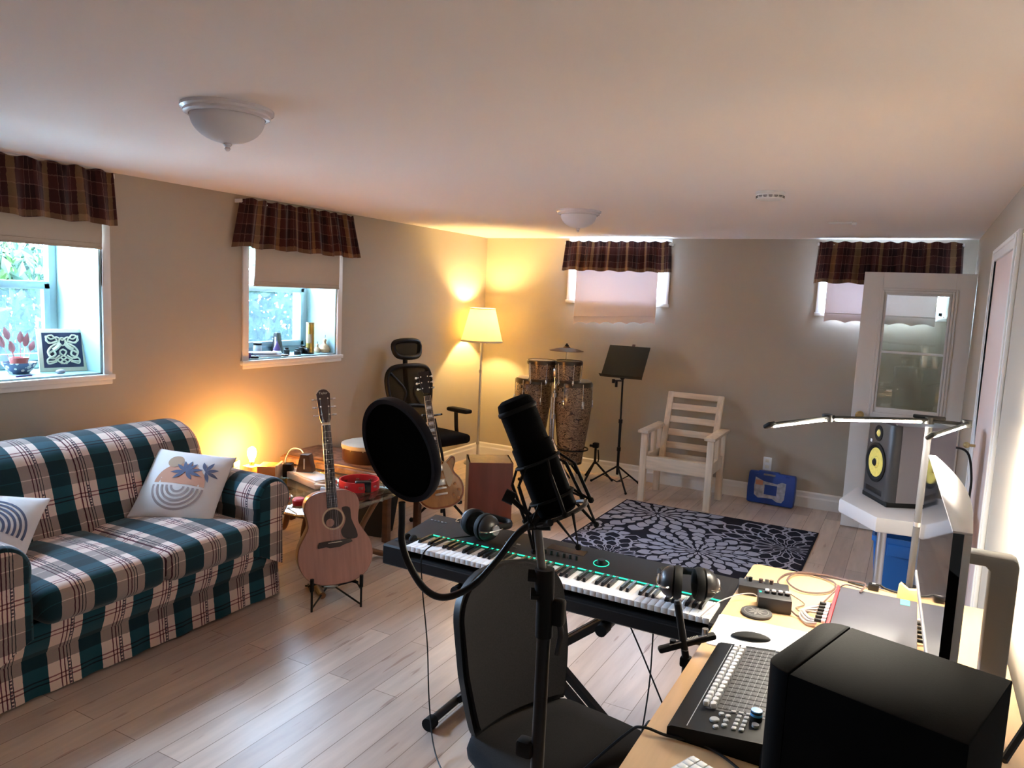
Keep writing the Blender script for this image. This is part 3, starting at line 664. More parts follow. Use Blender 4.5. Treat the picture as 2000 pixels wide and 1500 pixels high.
for y0, y1, c0, c1, off in ((1.32, 2.172, 1, 0, -.055), (2.172, 2.945, 0, 1, -.045)):
    fn, uf = back_fn(y0, y1, c0, c1); b = B(AT); b.grid(fn, 40, 44, lambda u, v: (uf(u, v)[0]+off, uf(u, v)[1]+.07))
    # closed ends
    for ue in (0, 1):
        ring = [fn(ue, j/44) for j in range(45)]; k0 = len(b.v); b.add(ring+[(.12, fn(ue, 0)[1], .3)], [tuple(range(46))], [(p[0], p[2]) for p in ring]+[(.12, .3)])
    b.build('back_cushion', 'sofa_plaid', t, ang=50)
def arm(side, yc):
    # side +1: the far arm (outside towards +y)
    pr = []
    for k in range(22):   # roll from inner face over the top to the outside underside
        a = R(200-k*260/21); pr.append((yc+side*(-.012)+side*math.cos(a)*-(-.125) if False else yc+side*math.cos(a)*.125, .565+math.sin(a)*.125))
    prof = [(yc-side*.125, .28), (yc-side*.125, .42)] + pr + [(yc+side*.07, .44), (yc+side*.075, .20)]
    L = [0]
    for i in range(1, len(prof)): L.append(L[-1]+math.hypot(prof[i][0]-prof[i-1][0], prof[i][1]-prof[i-1][1]))
    n = len(prof); xs = [.16, .4, .6, .8, .95, 1.03, 1.06, 1.075, 1.08]; ins = [0, 0, 0, 0, 0, 0, .004, .012, .022]
    vs = []; uv = []
    for x, q in zip(xs, ins):
        for (y, z), l in zip(prof, L):
            dy, dz = y-yc, z-.565; k = 1-q/.125 if z > .42 else 1-q/.125
            vs.append((x, yc+dy*k, (.565+dz*k) if z > .42 else z)); uv.append((x+.005, l))
    b = B(AT); b.add(vs, [(j*n+i, j*n+i+1, (j+1)*n+i+1, (j+1)*n+i) for j in range(len(xs)-1) for i in range(n-1)], uv)
    o = b.build('arm', 'sofa_plaid', t, ang=60)
    k = len(xs)-1; ring = [vs[k*n+i] for i in range(n)]; fr = []
    b = B(AT); mid = [(1.083, yc+(y-yc)*.93, (.565+(z-.565)*.93) if z > .42 else z) for _, y, z in ring]
    b.add(ring+mid, [(i, (i+1) % n, n+(i+1) % n, n+i) for i in range(n)]+[tuple(range(n, 2*n))], [(p[1]-.055, -p[2]) for p in ring+mid]); b.build('arm_front', 'sofa_plaid', o, ang=30)
    b = B(AT); b.add([vs[i] for i in range(n)], [tuple(range(n))]); b.build('arm_back', 'sofa_plaid', o)
arm(1, 2.865); arm(-1, 1.495)
# front rail above the skirt, then the hanging skirt round three sides
b = B(AT); b.grid(lambda u, v: (1.055+.012*math.sin(v*PI)-.035*v, 1.43+u*1.5, .335-.155*v), 60, 6, lambda u, v: (1.43+u*1.5-.07, .75-.335+.155*v+.1)); b.build('front_rail', 'sofa_plaid', t, ang=180)
def skirt(name, p0, p1, nrm, L):
    b = B(AT)
    def fn(u, v):
        y = p0[1]+(p1[1]-p0[1])*u; x = p0[0]+(p1[0]-p0[0])*u; w = (.004*math.sin(u*L*23)+.003*math.sin(u*L*51))*v+.022*v
        return (x+nrm[0]*w, y+nrm[1]*w, .205-.195*v)
    b.grid(fn, int(60*L), 8, lambda u, v: ((u*L+p0[1] if nrm[0] else u*L+.1)-.07, .18+.195*v)); return b.build(name, 'sofa_plaid', t, ang=180, recalc=False)
skirt('skirt', (1.012, 1.42, 0), (1.012, 2.955, 0), (1, 0), 1.535); skirt('skirt', (1.012, 2.955, 0), (.15, 2.955, 0), (0, 1), .86); skirt('skirt', (.15, 1.42, 0), (1.012, 1.42, 0), (0, -1), .86)
b = B(AT)
for x, y in ((.20, 1.5), (.20, 2.88), (.93, 1.5), (.93, 2.88)): b.cyl((x, y, 0), (x, y, .11), .025)
b.build('feet', 'brown_wood', t)

# printed cushions
def pillow(label, loc, rx, rz, ry, S, kind):
    t = thing('throw_pillow', label, 'pillow', loc, rot=(rx, ry, rz)); h = S/2
    def hh(u, v):
        a = (1-u*u)*(1-v*v); return .075*max(0, a)**.55
    def pos(u, v, sg=1, lift=0):
        # corners pulled out slightly, edges pulled in
        k = 1-.06*(1-abs(v)**3)*abs(u)**4; m = 1-.06*(1-abs(u)**3)*abs(v)**4
        return (u*h*k, -sg*(hh(u, v)+.004+lift), h+v*h*m)
    b = B()
    for sg in (1, -1): b.grid(lambda a, c: pos(math.sin((a*2-1)*PI/2), math.sin((c*2-1)*PI/2), sg), 26, 26)
    b.add([pos(math.sin((i/26*2-1)*PI/2), s*1.0, g) for s in (-1, 1) for g in (1, -1) for i in range(27)], [(k*54+i, k*54+i+1, k*54+27+i+1, k*54+27+i) for k in (0, 1) for i in range(26)])
    b.add([pos(s*1.0, math.sin((i/26*2-1)*PI/2), g) for s in (-1, 1) for g in (1, -1) for i in range(27)], [(k*54+i, k*54+i+1, k*54+27+i+1, k*54+27+i) for k in (0, 1) for i in range(26)])
    cov = b.build('cover', 'pillow_white', t, ang=180)
    L = .0012
    def arc(b, cx, cy, r0, r1, a0, a1, n=28, lift=L): b.grid(lambda u, v: pos(cx+(r0+(r1-r0)*v)*math.cos(a0+(a1-a0)*u), cy+(r0+(r1-r0)*v)*math.sin(a0+(a1-a0)*u), 1, lift), n, 2)
    def leaf(b, x, y, a, l, w, lift=L*2): b.grid(lambda u, v: pos(x+l*u*math.cos(a)-w*math.sin(u*PI)*(v-.5)*math.sin(a), y+l*u*math.sin(a)+w*math.sin(u*PI)*(v-.5)*math.cos(a), 1, lift), 10, 2)
    if kind == 0:
        b = B()
        for r in (.12, .23, .34, .45, .56): arc(b, 0, -.20, r, r+.055, PI, 2*PI)
        b.build('print_rings', 'taupe', t, ang=180)
        b = B(); arc(b, 0, -.14, 0, .60, 0, PI*.999); b.build('print_hill', 'rust', t, ang=180)
        b = B(); arc(b, -.28, .50, 0, .19, .3, 2*PI+.3, lift=L*1.5); b.build('print_sun', 'tan_ink', t, ang=180)
        b = B()
        for x, y, a, l in ((.05, .22, 1.9, .33), (.05, .22, 1.4, .34), (.05, .22, .9, .34), (.05, .22, .3, .40), (.05, .22, -.2, .40), (.05, .22, 2.5, .32), (.05, .22, 3.3, .36), (.05, .22, 3.9, .34), (.05, .22, -.8, .3), (.5, .30, 1.2, .34), (.5, .30, .4, .32), (.5, .30, -.3, .36), (.5, .30, -1.1, .32), (.5, .30, 2.0, .3)):
            leaf(b, x, y, a, l, .09)
        b.build('print_leaves', 'ink_blue', t, ang=180)
    else:
        b = B()
        for r in (.30, .40, .50, .60, .70): arc(b, .15, -.1, r, r+.05, -.2, PI+.2)
        b.build('print_rings', 'ink_blue', t, ang=180)
        b = B(); arc(b, .15, -.1, .0, .22, 0, 2*PI); b.build('print_disc', 'yellow_ink', t, ang=180)
        b = B()
        for k in range(5): leaf(b, -.55, -.5, .6+k*.5, .4, .09)
        b.build('print_leaves', 'tan_ink', t, ang=180)
pillow('white pillow with rust hill, palm leaves and ring print, leaning on the far sofa arm', (.745, 2.47, .482), R(-46), R(30), R(5), .43, 0)
pillow('white pillow with blue arcs, leaning on the near sofa arm', (.68, 1.545, .475), R(-54), R(44), R(6), .42, 1)
# ================================================================ GLASS TABLE AND WHAT STANDS ON IT
GZ = .455
GL = Vector((.68, 3.43, 0)); t = thing('coffee_table', 'glass coffee table with bent brown wooden legs behind the guitar', 'coffee table', GL)
def rrect(hx, hy, r, n=8):
    out = []
    for sx, sy, a0 in ((1, 1, 0), (-1, 1, 90), (-1, -1, 180), (1, -1, 270)):
        for k in range(n+1): a = R(a0+90*k/n); out.append((sx*(hx-r)+r*math.cos(a), sy*(hy-r)+r*math.sin(a)))
    return out
b = B(); b.prism(rrect(.60, .42, .22), GZ-.012, GZ, None, .002); b.build('glass_top', 'table_glass', t)
for sx, sy in ((1, 1), (-1, 1), (-1, -1), (1, -1)):
    b = B(); b.tube([(sx*.42, sy*.34, GZ-.03), (sx*.36, sy*.30, .30), (sx*.32, sy*.25, .16), (sx*.36, sy*.26, .06), (sx*.50, sy*.33, .022), (sx*.60, sy*.40, .02)], .019, 10); b.build('leg', 'bent_wood', t)
b = B()
for s in (-1, 1): b.tube([(-.48, s*.34, GZ-.030), (0, s*.36, GZ-.030), (.48, s*.34, GZ-.030)], .017, 8)
for s in (-1, 1): b.tube([(s*.42, -.35, GZ-.030), (s*.44, 0, GZ-.030), (s*.42, .35, GZ-.030)], .017, 8)
b.build('top_rail', 'bent_wood', t)
T0 = GZ
t = thing('table_lamp', 'glowing bare bulb lamp on a small wooden base near the wall', 'lamp', (.215, 3.50, T0))
B().box((0, 0, .03), (.09, .09, .06), .006).build('base', 'pine', t); B().cyl((0, 0, .06), (0, 0, .085), .016).build('socket', 'brass', t)
B().lathe([(0, .082), (.014, .085), (.016, .10), (.027, .125), (.030, .150), (.024, .172), (.010, .184), (0, .186)], 24, caps=False).build('bulb', 'bulb_glow', t)
t = thing('small_box', 'small pinkish white box left of the glowing bulb', 'box', (.155, 3.385, T0), R(20)); B().box((0, 0, .05), (.07, .08, .10), .003).build('box_body', 'paper_pink', t); B().box((0, 0, .082), (.074, .084, .036), .003).build('lid', 'white_paint', t)
t = thing('photo_box', 'orange wooden box with a pale side beside the bulb', 'box', (.345, 3.53, T0), R(30)); B().box((0, 0, .04), (.12, .14, .08), .003).build('box_body', 'orange_box', t); B().box((.068, 0, .045), (.018, .15, .09), .003).build('pale_side', 'pine', t)
t = thing('small_speaker', 'small black box speaker right of the orange box', 'speaker', (.445, 3.60, T0), R(30)); B().box((0, 0, .045), (.06, .07, .09), .006).build('housing', 'black', t); B().cyl((.03, 0, .045), (.034, 0, .045), .024).build('grille', 'dark_grey', t)
t = thing('wooden_tray', 'long wooden board carrying the brown metronome', 'tray', (.63, 3.60, T0), R(-18)); b = B(); b.box((0, 0, .022), (.44, .16, .044), .006); b.build('board', 'pine_flat', t); B().box((.05, 0, .048), (.30, .13, .006), .002).build('paper_sheet', 'white_paint', t)
t = thing('metronome', 'brown pyramid metronome with a white cord on the wooden board', 'metronome', (.575, 3.63, T0+.052), R(25)); b = B(); b.prism([(-.055, 0), (.055, 0), (.028, .115), (-.028, .115)], -.04, .04, Matrix.Rotation(R(90), 4, 'X'), .004); b.build('body', 'brown_wood', t); B().box((.0, -.041, .055), (.008, .003, .07)).build('pendulum', 'ivory', t)
o = B().tube([(.43, 3.60, T0+.05), (.40, 3.62, T0+.10), (.41, 3.66, T0+.17), (.47, 3.68, T0+.175), (.53, 3.66, T0+.15)], .004, 6).build('white_cord', 'white_plastic'); tag(o, 'thin white cord looping up beside the brown metronome', 'cord')
t = thing('tambourine', 'red plastic tambourine with jingles on the glass table', 'tambourine', (1.00, 3.66, T0), 0); b = B(); b.lathe([(.118, 0), (.126, 0), (.128, .02), (.126, .06), (.118, .06), (.116, .03), (.118, 0)], 40, caps=False); b.build('frame', 'red', t)
for k in range(8):
    a = 2*PI*k/8; b = B(Matrix.Rotation(a, 4, 'Z')); b.cyl((.117, 0, .026), (.117, 0, .029), .018); b.cyl((.117, 0, .034), (.117, 0, .037), .018); b.build('jingle', 'chrome', t)
o = B().box((0, 0, .035), (.10, .05, .07), .006).build('phone_case', 'black_gloss'); o.location = (1.08, 3.60, T0); o.rotation_euler = (0, 0, .7); tag(o, 'black glossy block standing inside the red tambourine', 'case')
t = thing('pencil_box', 'little pale box with a wooden stick on top of the glass table', 'box', (.97, 3.42, T0), R(15)); B().box((0, 0, .025), (.10, .06, .05), .004).build('box_body', 'light_grey', t); B().box((-.03, .0, .056), (.14, .03, .012), .004).build('stick', 'pine', t)
o = B().puff((0, 0, .022), (.07, .06, .044), .018, (.004,)*3, 6).build('foil_ball', 'chrome', ang=20); o.location = (1.06, 3.38, T0); tag(o, 'crumpled silver foil at the edge of the glass table', 'foil')
for i, (x, y, m, lb) in enumerate(((.86, 3.17, 'chrome', 'silver metal tin by the sofa arm on the glass table'), (.97, 3.16, 'red', 'red shiny trinket left of the guitar body'))):
    o = B().lathe([(0, 0), (.035, 0), (.038, .01), (.038, .03), (.03, .04), (0, .042)], 20, caps=False).build('tin', m); o.location = (x, y, T0); tag(o, lb, 'tin')
# bench with patchwork runner and drum
t = thing('bench', 'low wooden bench against the left wall behind the glass table', 'bench', (.53, 4.17, 0)); b = B(); b.box((0, 0, .475), (.96, .44, .035), .006); b.build('top', 'brown_wood', t)
for sx in (-1, 1):
    for sy in (-1, 1): B().box((sx*.44, sy*.18, .23), (.045, .045, .46), .004).build('leg', 'brown_wood', t)
o = B().grid(lambda u, v: (-.50+u*1.0, -.235+v*.40 if v > .15 else -.235+.003*v, .4985 if v > .15 else .4985-(.15-v)*.4), 30, 12).build('patchwork_runner', 'patchwork', ang=30, recalc=False); o.location = (.53, 4.17, 0); tag(o, 'brown patchwork runner covering the low bench', 'runner')
t = thing('frame_drum', 'shallow wooden drum with a pale skin on the bench', 'drum', (.66, 4.15, .50)); b = B(); b.lathe([(.16, 0), (.175, .02), (.178, .12), (.170, .125), (.150, .12), (.14, .01), (.16, 0)], 44, caps=False); b.build('shell', 'drum_brown', t)
B().lathe([(.0, .134), (.165, .134), (.182, .128), (.183, .105), (.180, .10)], 44, caps=False).build('drum_head', 'drum_skin', t)
for k in range(12):
    a = 2*PI*k/12; B(Matrix.Rotation(a, 4, 'Z')).sphere((.180, 0, .095), .005, 8).build('tack', 'brass', t)
mat('drum_brown', (.06, .024, .011), .35)
t = thing('magazine_basket', 'dark wire basket full of black and white magazines on the floor under the low bench', 'basket', (.70, 4.10, 0), R(10)); b = B()
b.prism([(-.17, 0), (.17, 0), (.21, .26), (-.21, .26)], -.09, -.085, Matrix.Rotation(R(90), 4, 'X')); b.prism([(-.17, 0), (.17, 0), (.21, .26), (-.21, .26)], .085, .09, Matrix.Rotation(R(90), 4, 'X')); b.bx(-.17, .17, -.09, .09, 0, .006); b.build('basket_body', 'dark_grey', t)
for k in range(9):
    x = -.15+k*.037; B(Matrix.Rotation(random.uniform(-.22, .22), 4, 'Y')).box((x, 0, .16), (.006, .15, .26)).build('magazine', random.choice(['ivory', 'black', 'light_grey']), t)

# ================================================================ GUITARS
RX = Matrix.Rotation(R(90), 4, 'X')   # polygon (x, z) drawn in the plane, thickness towards -y
def half(poly): return poly + [(-x, y) for x, y in poly[::-1] if abs(x) > 1e-6]
def frets(b, z0, z1, w, n, y, L):
    for k in range(1, n+1):
        z = z1-L*(1-2**(-k/12))
        if z < z0: break
        b.box((0, y, z), (w(z)*2, .0016, .0018))
t = thing('acoustic_guitar', 'mahogany acoustic guitar standing on a black folding stand', 'guitar', (1.342, 3.070, .10), rot=(R(-10.5), R(-3.5), R(51)))
G = cat2(half([(0, 0), (.09, .008), (.165, .052), (.201, .135), (.193, .215), (.155, .285), (.136, .325), (.140, .375), (.149, .425), (.132, .475), (.085, .503), (.03, .508)]), 5)
b = B(); b.prism(G, .0, .112, RX @ Matrix.Translation((0, 0, -.05)), .003); b.build('body', 'mahogany_side', t)
b = B(); b.prism([(x*.985, .25+(y-.25)*.985) for x, y in G], .062, .0645, RX); b.build('soundboard', 'mahogany', t)
def ring(b, cx, cz, r0, r1, y, n=40): b.lathe([(r0, y), (r1, y), (r1, y+.0012), (r0, y+.0012), (r0, y)], n, M4=Matrix.Translation((cx, 0, cz)) @ RX, caps=False)
b = B(); b.lathe([(0, .0648), (.050, .0648), (.050, .0655), (0, .0655)], 40, M4=Matrix.Translation((0, 0, .358)) @ RX); b.build('sound_hole', 'rosewood', t)
b = B(); ring(b, 0, .358, .053, .060, .0650); b.build('rosette', 'cream_binding', t)
b = B(); b.lathe([(0, .0660), (.022, .0660), (.022, .0664), (0, .0664)], 24, M4=Matrix.Translation((-.018, 0, .338)) @ RX); b.build('paper_label', 'mahogany', t)
b = B(); b.prism(cat2([(.050, .412), (.092, .408), (.098, .345), (.122, .275), (.118, .238), (.055, .245), (.036, .285), (.056, .318), (.066, .358)], 4), .0646, .0662, RX); b.build('pickguard', 'rosewood', t)
b = B(); b.prism([(-.092, .218), (-.084, .238), (.084, .241), (.094, .222), (.050, .212), (.022, .202), (-.03, .202), (-.05, .210), (-.092, .206)], .0646, .073, RX, .002); b.build('bridge', 'rosewood', t)
B().box((0, -.0745, .2305), (.075, .003, .003)).build('saddle', 'ivory', t)
b = B(); b.prism([(-.026, .50), (.026, .50), (.0225, .872), (-.0225, .872)], .040, .062, RX, .004); b.build('neck', 'mahogany_side', t)
b = B(); b.prism([(-.0285, .418), (.0285, .418), (.0225, .872), (-.0225, .872)], .0646, .0710, RX, .001); fb = b.build('fingerboard', 'rosewood', t)
b = B(); w = lambda z: .0285-(z-.418)/.454*.006; frets(b, .42, .872, w, 20, -.0716, .648); b.build('frets', 'chrome', fb)
b = B()
for k in (3, 5, 7, 9, 12): b.cyl((0, -.0708, .872-.648*(1-(2**(-k/12)+2**(-(k-1)/12))/2)), (0, -.0716, .872-.648*(1-(2**(-k/12)+2**(-(k-1)/12))/2)), .003, n=8)
b.build('inlay_dots', 'ivory', fb)
B().box((0, -.072, .874), (.046, .008, .005), .001).build('nut', 'ivory', t)
hT = Matrix.Translation((0, 0, .872)) @ Matrix.Rotation(R(-10), 4, 'X')
b = B(hT); b.prism([(-.022, .004), (.022, .004), (.030, .025), (.037, .165), (.020, .186), (.006, .190), (-.006, .190), (-.020, .186), (-.037, .165), (-.030, .025)], .048, .064, RX, .002); hd = b.build('headstock', 'headstock', t)
tx = text('lettering', 'Taylor', .018, 'ivory', t, hT @ Vector((0, -.0645, .168)), (R(90-10), 0, 0))
for s in (-1, 1):
    for k in range(3):
        b = B(hT); z = .045+k*.045; b.cyl((s*.021, -.064, z), (s*.021, -.074, z), .0045, n=10); b.cyl((s*.033, -.054, z), (s*.050, -.054, z), .003, n=8); b.box((s*.058, -.054, z), (.016, .006, .012), .003); b.build('tuning_peg', 'chrome', t)
b = B()
for i in range(6):
    a = -.019+i*.0076; c = -.026+i*.0104; b.cyl((c, -.0755, .231), (a*.95, -.0745, .875), .0005, n=5)
    s = -1 if i < 3 else 1; k = (2-i) if i < 3 else (i-3); p = hT @ Vector((s*.021, -.070, .045+(2-k if False else k)*.045)); b.cyl((a*.95, -.0745, .875), p, .0005, n=5)
b.build('strings', 'chrome', t)
t = thing('guitar_stand', 'low black folding stand holding the acoustic guitar', 'guitar stand', (1.32, 3.07, 0), R(49))
for s in (-1, 1):
    b = B(); b.tube([(s*.13, -.15, .0), (s*.13, -.15, .16)], .006, 8, sub=1); b.tube([(s*.13, -.15, .10), (s*.13, .05, .075)], .005, 8, sub=1); b.tube([(s*.13, -.14, .012), (s*.02, .10, .03), (s*.13, .20, .008)], .005, 8, sub=1); b.build('side_frame', 'black', t)
    B().tube([(s*.13, -.15, .115), (s*.13, -.15, .180)], .0105, 10, sub=1).build('foam_sleeve', 'rubber', t)
    B().tube([(s*.13, -.02, .088), (s*.10, .02, .086), (s*.03, .06, .083)], .0085, 8).build('cradle_arm', 'rubber', t)
B().cyl((-.04, .09, .03), (.04, .09, .03), .008).build('hinge', 'steel', t)

t = thing('electric_guitar', 'honey sunburst electric guitar on a stand beside the cajon', 'electric guitar', (1.20, 4.33, .205), rot=(R(-9), R(-9), R(42)))
LPo = [(0, 0), (.085, .010), (.145, .055), (.165, .125), (.150, .190), (.112, .240), (.112, .275), (.130, .315), (.128, .345), (.110, .355), (.085, .335), (.060, .318), (.035, .335), (.03, .36), (-.03, .385), (-.085, .395), (-.125, .36), (-.132, .31), (-.115, .26), (-.118, .22), (-.150, .18), (-.166, .12), (-.147, .055), (-.088, .010)]
LPs = cat2(LPo, 4)
b = B(); b.prism(LPs, 0, .048, RX, .006); b.build('body', 'burst_edge', t)
b = B(); b.prism([(x*.93, .19+(y-.19)*.93) for x, y in LPs], .048, .056, RX, .006); b.build('maple_top', 'maple_top', t)
b = B(); b.tube([(x, -.048, y) for x, y in LPs[::3]], .0022, 5, closed=True, sub=2); b.build('binding', 'cream_binding', t)
b = B(); b.prism([(-.026, .335), (.026, .335), (.0215, .80), (-.0215, .80)], .038, .062, RX, .005); b.build('neck', 'mahogany_side', t)
b = B(); b.prism([(-.028, .318), (.028, .318), (.0215, .80), (-.0215, .80)], .062, .067, RX, .001); fb = b.build('fingerboard', 'rosewood', t)
b = B(); w = lambda z: .028-(z-.318)/.482*.0065; frets(b, .32, .80, w, 22, -.0675, .628); b.build('frets', 'chrome', fb)
b = B()
for k in (3, 5, 7, 9, 12, 15, 17): z = .80-.628*(1-(2**(-k/12)+2**(-(k-1)/12))/2); b.box((0, -.0675, z), (.032, .0012, .018))
b.build('inlays', 'light_grey', fb)
b = B()
for s in (-1, 1): b.tube([(s*.0285, -.064, .318), (s*.0222, -.064, .80)], .0022, 5, sub=1)
b.build('neck_binding', 'cream_binding', t)
hT = Matrix.Translation((0, 0, .80)) @ Matrix.Rotation(R(-14), 4, 'X')
b = B(hT); b.prism([(-.021, 0), (.021, 0), (.030, .03), (.040, .15), (.036, .165), (.022, .158), (.010, .170), (0, .162), (-.010, .170), (-.022, .158), (-.036, .165), (-.040, .15), (-.030, .03)], .046, .060, RX, .002); b.build('headstock', 'black_gloss', t)
for s in (-1, 1):
    for k in range(3): b = B(hT); z = .04+k*.042; b.cyl((s*.024, -.060, z), (s*.024, -.068, z), .004, n=8); b.cyl((s*.036, -.052, z), (s*.050, -.052, z), .0025, n=6); b.sphere((s*.056, -.052, z), .009, 8, (1, .6, 1)); b.build('tuning_peg', 'ivory', t)
for nm, z, m in (('neck_pickup', .285, 'cream_binding'), ('bridge_pickup', .185, 'cream_binding')):
    B().box((0, -.058, z), (.088, .008, .044), .002).build('pickup_ring', m, t); B().box((0, -.063, z), (.070, .008, .036), .003).build('pickup', 'steel', t)
b = B(); b.box((0, -.064, .145), (.085, .010, .014), .003); b.box((0, -.064, .105), (.090, .010, .016), .005); b.build('bridge', 'steel', t)
for x, z in ((.105, .16), (.128, .115), (.085, .085), (.115, .06)): b = B(); b.cyl((x, -.054, z), (x, -.070, z), .011, .009, 14); b.build('control_knob', 'amber', t)
b = B(); b.prism(cat2([(.035, .27), (.048, .325), (.075, .30), (.095, .22), (.07, .15), (.05, .165)], 3), .064, .066, RX); b.build('pickguard', 'cream_binding', t)
b = B()
for i in range(6): b.cyl((-.024+i*.0096, -.071, .145), (-.017+i*.0068, -.070, .80), .0005, n=5)
b.build('strings', 'chrome', t)
t = thing('guitar_stand', 'tall black tripod stand with a neck yoke holding the electric guitar', 'guitar stand', (1.13, 4.45, 0), R(42))
b = B(); b.tube([(0, .09, .10), (0, .06, .45), (-.07, .12, .80)], .010, 10); b.build('post', 'black', t)
for a in (-90, 30, 150):
    b = B(); b.tube([(0, .08, .26), (.24*math.cos(R(a)), .08+.24*math.sin(R(a)), .012)], .010, 8, sub=1); lg = b.build('leg', 'black', t); B().sphere((.24*math.cos(R(a)), .08+.24*math.sin(R(a)), .018), .018, 10).build('foot', 'rubber', lg)
b = B(); b.tube([(-.11, -.10, .235), (-.11, -.02, .20), (0, .07, .20), (.11, -.02, .20), (.11, -.10, .235)], .008, 8); b.build('cradle', 'rubber', t)
b = B(); b.tube([(-.17, -.03, .845), (-.165, .06, .835), (-.10, .07, .83), (-.05, .05, .84), (-.045, -.05, .86)], .007, 8); b.build('yoke', 'rubber', t)

# ================================================================ OFFICE CHAIR (mesh back with headrest)
t = thing('office_chair', 'black mesh office chair with headrest in the far left corner', 'office chair', (.475, 5.21, 0), R(-14-90+90))
# local: faces +x
b = B(); b.puff((0.02, 0, .49), (.48, .48, .08), .035, (.0, .0, .012), 12); b.build('seat', 'black_fabric', t)
BT = Matrix.Translation((-.24, 0, .56)) @ Matrix.Rotation(R(-9), 4, 'Y')
YZ = Matrix(((0, 0, 1, 0), (1, 0, 0, 0), (0, 1, 0, 0), (0, 0, 0, 1)))   # (x,y,z) -> (z,x,y): polygon drawn in the y-z plane
b = B(BT); fr = [(-.13, .02), (-.19, .10), (-.235, .28), (-.24, .42), (-.18, .50), (0, .515), (.18, .50), (.24, .42), (.235, .28), (.19, .10), (.13, .02), (0, 0)]
b.tube([(-.02*(abs(y)/.24)**2+.02, y, z) for y, z in fr], .021, 10, closed=True, sub=5)
b.tube([(.015, -.20, .14), (.0, -.10, .16), (0, 0, .17), (0, .10, .16), (.015, .20, .14)], .018, 8); b.tube([(.0, -.10, .17), (.0, -.05, .30), (.0, -.20, .46)], .012, 6); b.tube([(.0, .10, .17), (.0, .05, .30), (.0, .20, .46)], .012, 6)
b.build('back_frame', 'black', t)
cloth_trans('mesh_cloth', (.055, .05, .03), .35)
def screen_mesh(name, poly, M4, parent):
    b = B(M4 @ YZ); b.prism(poly, -.002, .002); return b.build(name, 'mesh_see', parent, smooth=False)
def mesh_mat():
    m = getm('mesh_see'); m.use_nodes = True; nt = m.node_tree; nt.nodes.clear(); o = nt.nodes.new('ShaderNodeOutputMaterial')
    d = nt.nodes.new('ShaderNodeBsdfDiffuse'); d.inputs[0].default_value = (.02, .018, .012, 1); tr = nt.nodes.new('ShaderNodeBsdfTransparent'); ms = nt.nodes.new('ShaderNodeMixShader'); ms.inputs[0].default_value = .72
    nt.links.new(tr.outputs[0], ms.inputs[1]); nt.links.new(d.outputs[0], ms.inputs[2]); nt.links.new(ms.outputs[0], o.inputs[0]); M['mesh_see'] = m
mesh_mat()
screen_mesh('back_mesh', cat2(fr, 4), BT, t)
b = B(BT); hr = [(-.11, .60), (-.145, .66), (-.13, .72), (0, .735), (.13, .72), (.145, .66), (.11, .60), (0, .585)]
b.tube([(.03-.03*(y/.145)**2, y, z) for y, z in hr], .022, 10, closed=True, sub=5); h_ = b.build('headrest', 'black', t); screen_mesh('headrest_mesh', cat2(hr, 4), BT @ Matrix.Translation((.02, 0, 0)), h_)
B(BT).tube([(-.02, 0, .16), (-.045, 0, .40), (-.03, 0, .60)], .022, 8).build('spine', 'black', t)
B().tube([(0, 0, .44), (-.20, 0, .42), (-.27, 0, .56), (-.29, 0, .74)], .024, 8).build('back_bracket', 'black', t)
for s in (-1, 1):
    b = B(); b.tube([(.02, s*.20, .445), (.02, s*.29, .45), (.0, s*.30, .55), (-.01, s*.30, .68)], .018, 8); am = b.build('armrest_post', 'black', t)
    B().puff((.03, s*.30, .70), (.25, .085, .035), .015, (0, 0, .004), 8).build('arm_pad', 'rubber', am)
B().cyl((0, 0, .10), (0, 0, .45), .026).build('gas_column', 'dark_grey', t)
for k in range(5):
    a = 2*PI*k/5+.3; c, s = math.cos(a), math.sin(a); b = B(); b.tube([(0, 0, .12), (.15*c, .15*s, .10), (.30*c, .30*s, .075)], lambda q: .022-.008*q, 8); lg = b.build('base_leg', 'black', t)
    b = B(); b.cyl((.30*c-.022*s, .30*s+.022*c, .029), (.30*c+.022*s, .30*s-.022*c, .029), .029, n=16); b.build('caster', 'rubber', lg)

# ================================================================ FLOOR LAMP
t = thing('floor_lamp', 'tall lit floor lamp with a pale cone shade in the corner', 'floor lamp', (.215, 6.44, 0))
B().lathe([(0, 0), (.135, 0), (.135, .012), (.05, .022), (.018, .03), (0, .03)], 40, caps=False).build('base', 'steel', t)
B().cyl((0, 0, .02), (0, 0, 1.38), .0105).build('pole', 'brushed', t)
for z in (.20, .93): B().cyl((0, 0, z), (0, 0, z+.03), .016).build('pole_collar', 'steel', t)
b = B(); b.lathe([(.208, 1.245), (.125, 1.575)], 48, caps=False); b.lathe([(.2065, 1.245), (.1235, 1.575)], 48, caps=False); b.build('lamp_shade', 'lamp_shade', t, recalc=False)
b = B(); b.lathe([(.209, 1.243), (.211, 1.252), (.209, 1.262)], 48, caps=False); b.lathe([(.126, 1.567), (.128, 1.572), (.126, 1.578)], 48, caps=False)
for k in range(3): a = 2*PI*k/3; b.cyl((0, 0, 1.53), (.125*math.cos(a), .125*math.sin(a), 1.57), .002, n=5)
b.build('shade_rim', 'ivory', t)
B().cyl((0, 0, 1.37), (0, 0, 1.42), .018).build('lamp_socket', 'ivory', t)
B().lathe([(0, 1.415), (.014, 1.42), (.028, 1.455), (.030, 1.475), (.020, 1.50), (0, 1.508)], 20, caps=False).build('bulb', 'floor_bulb_glow', t)
B().tube([(.02, .0, 1.40), (.045, .0, 1.34), (.045, .0, 1.22)], .0012, 5).build('pull_cord', 'ivory', t)
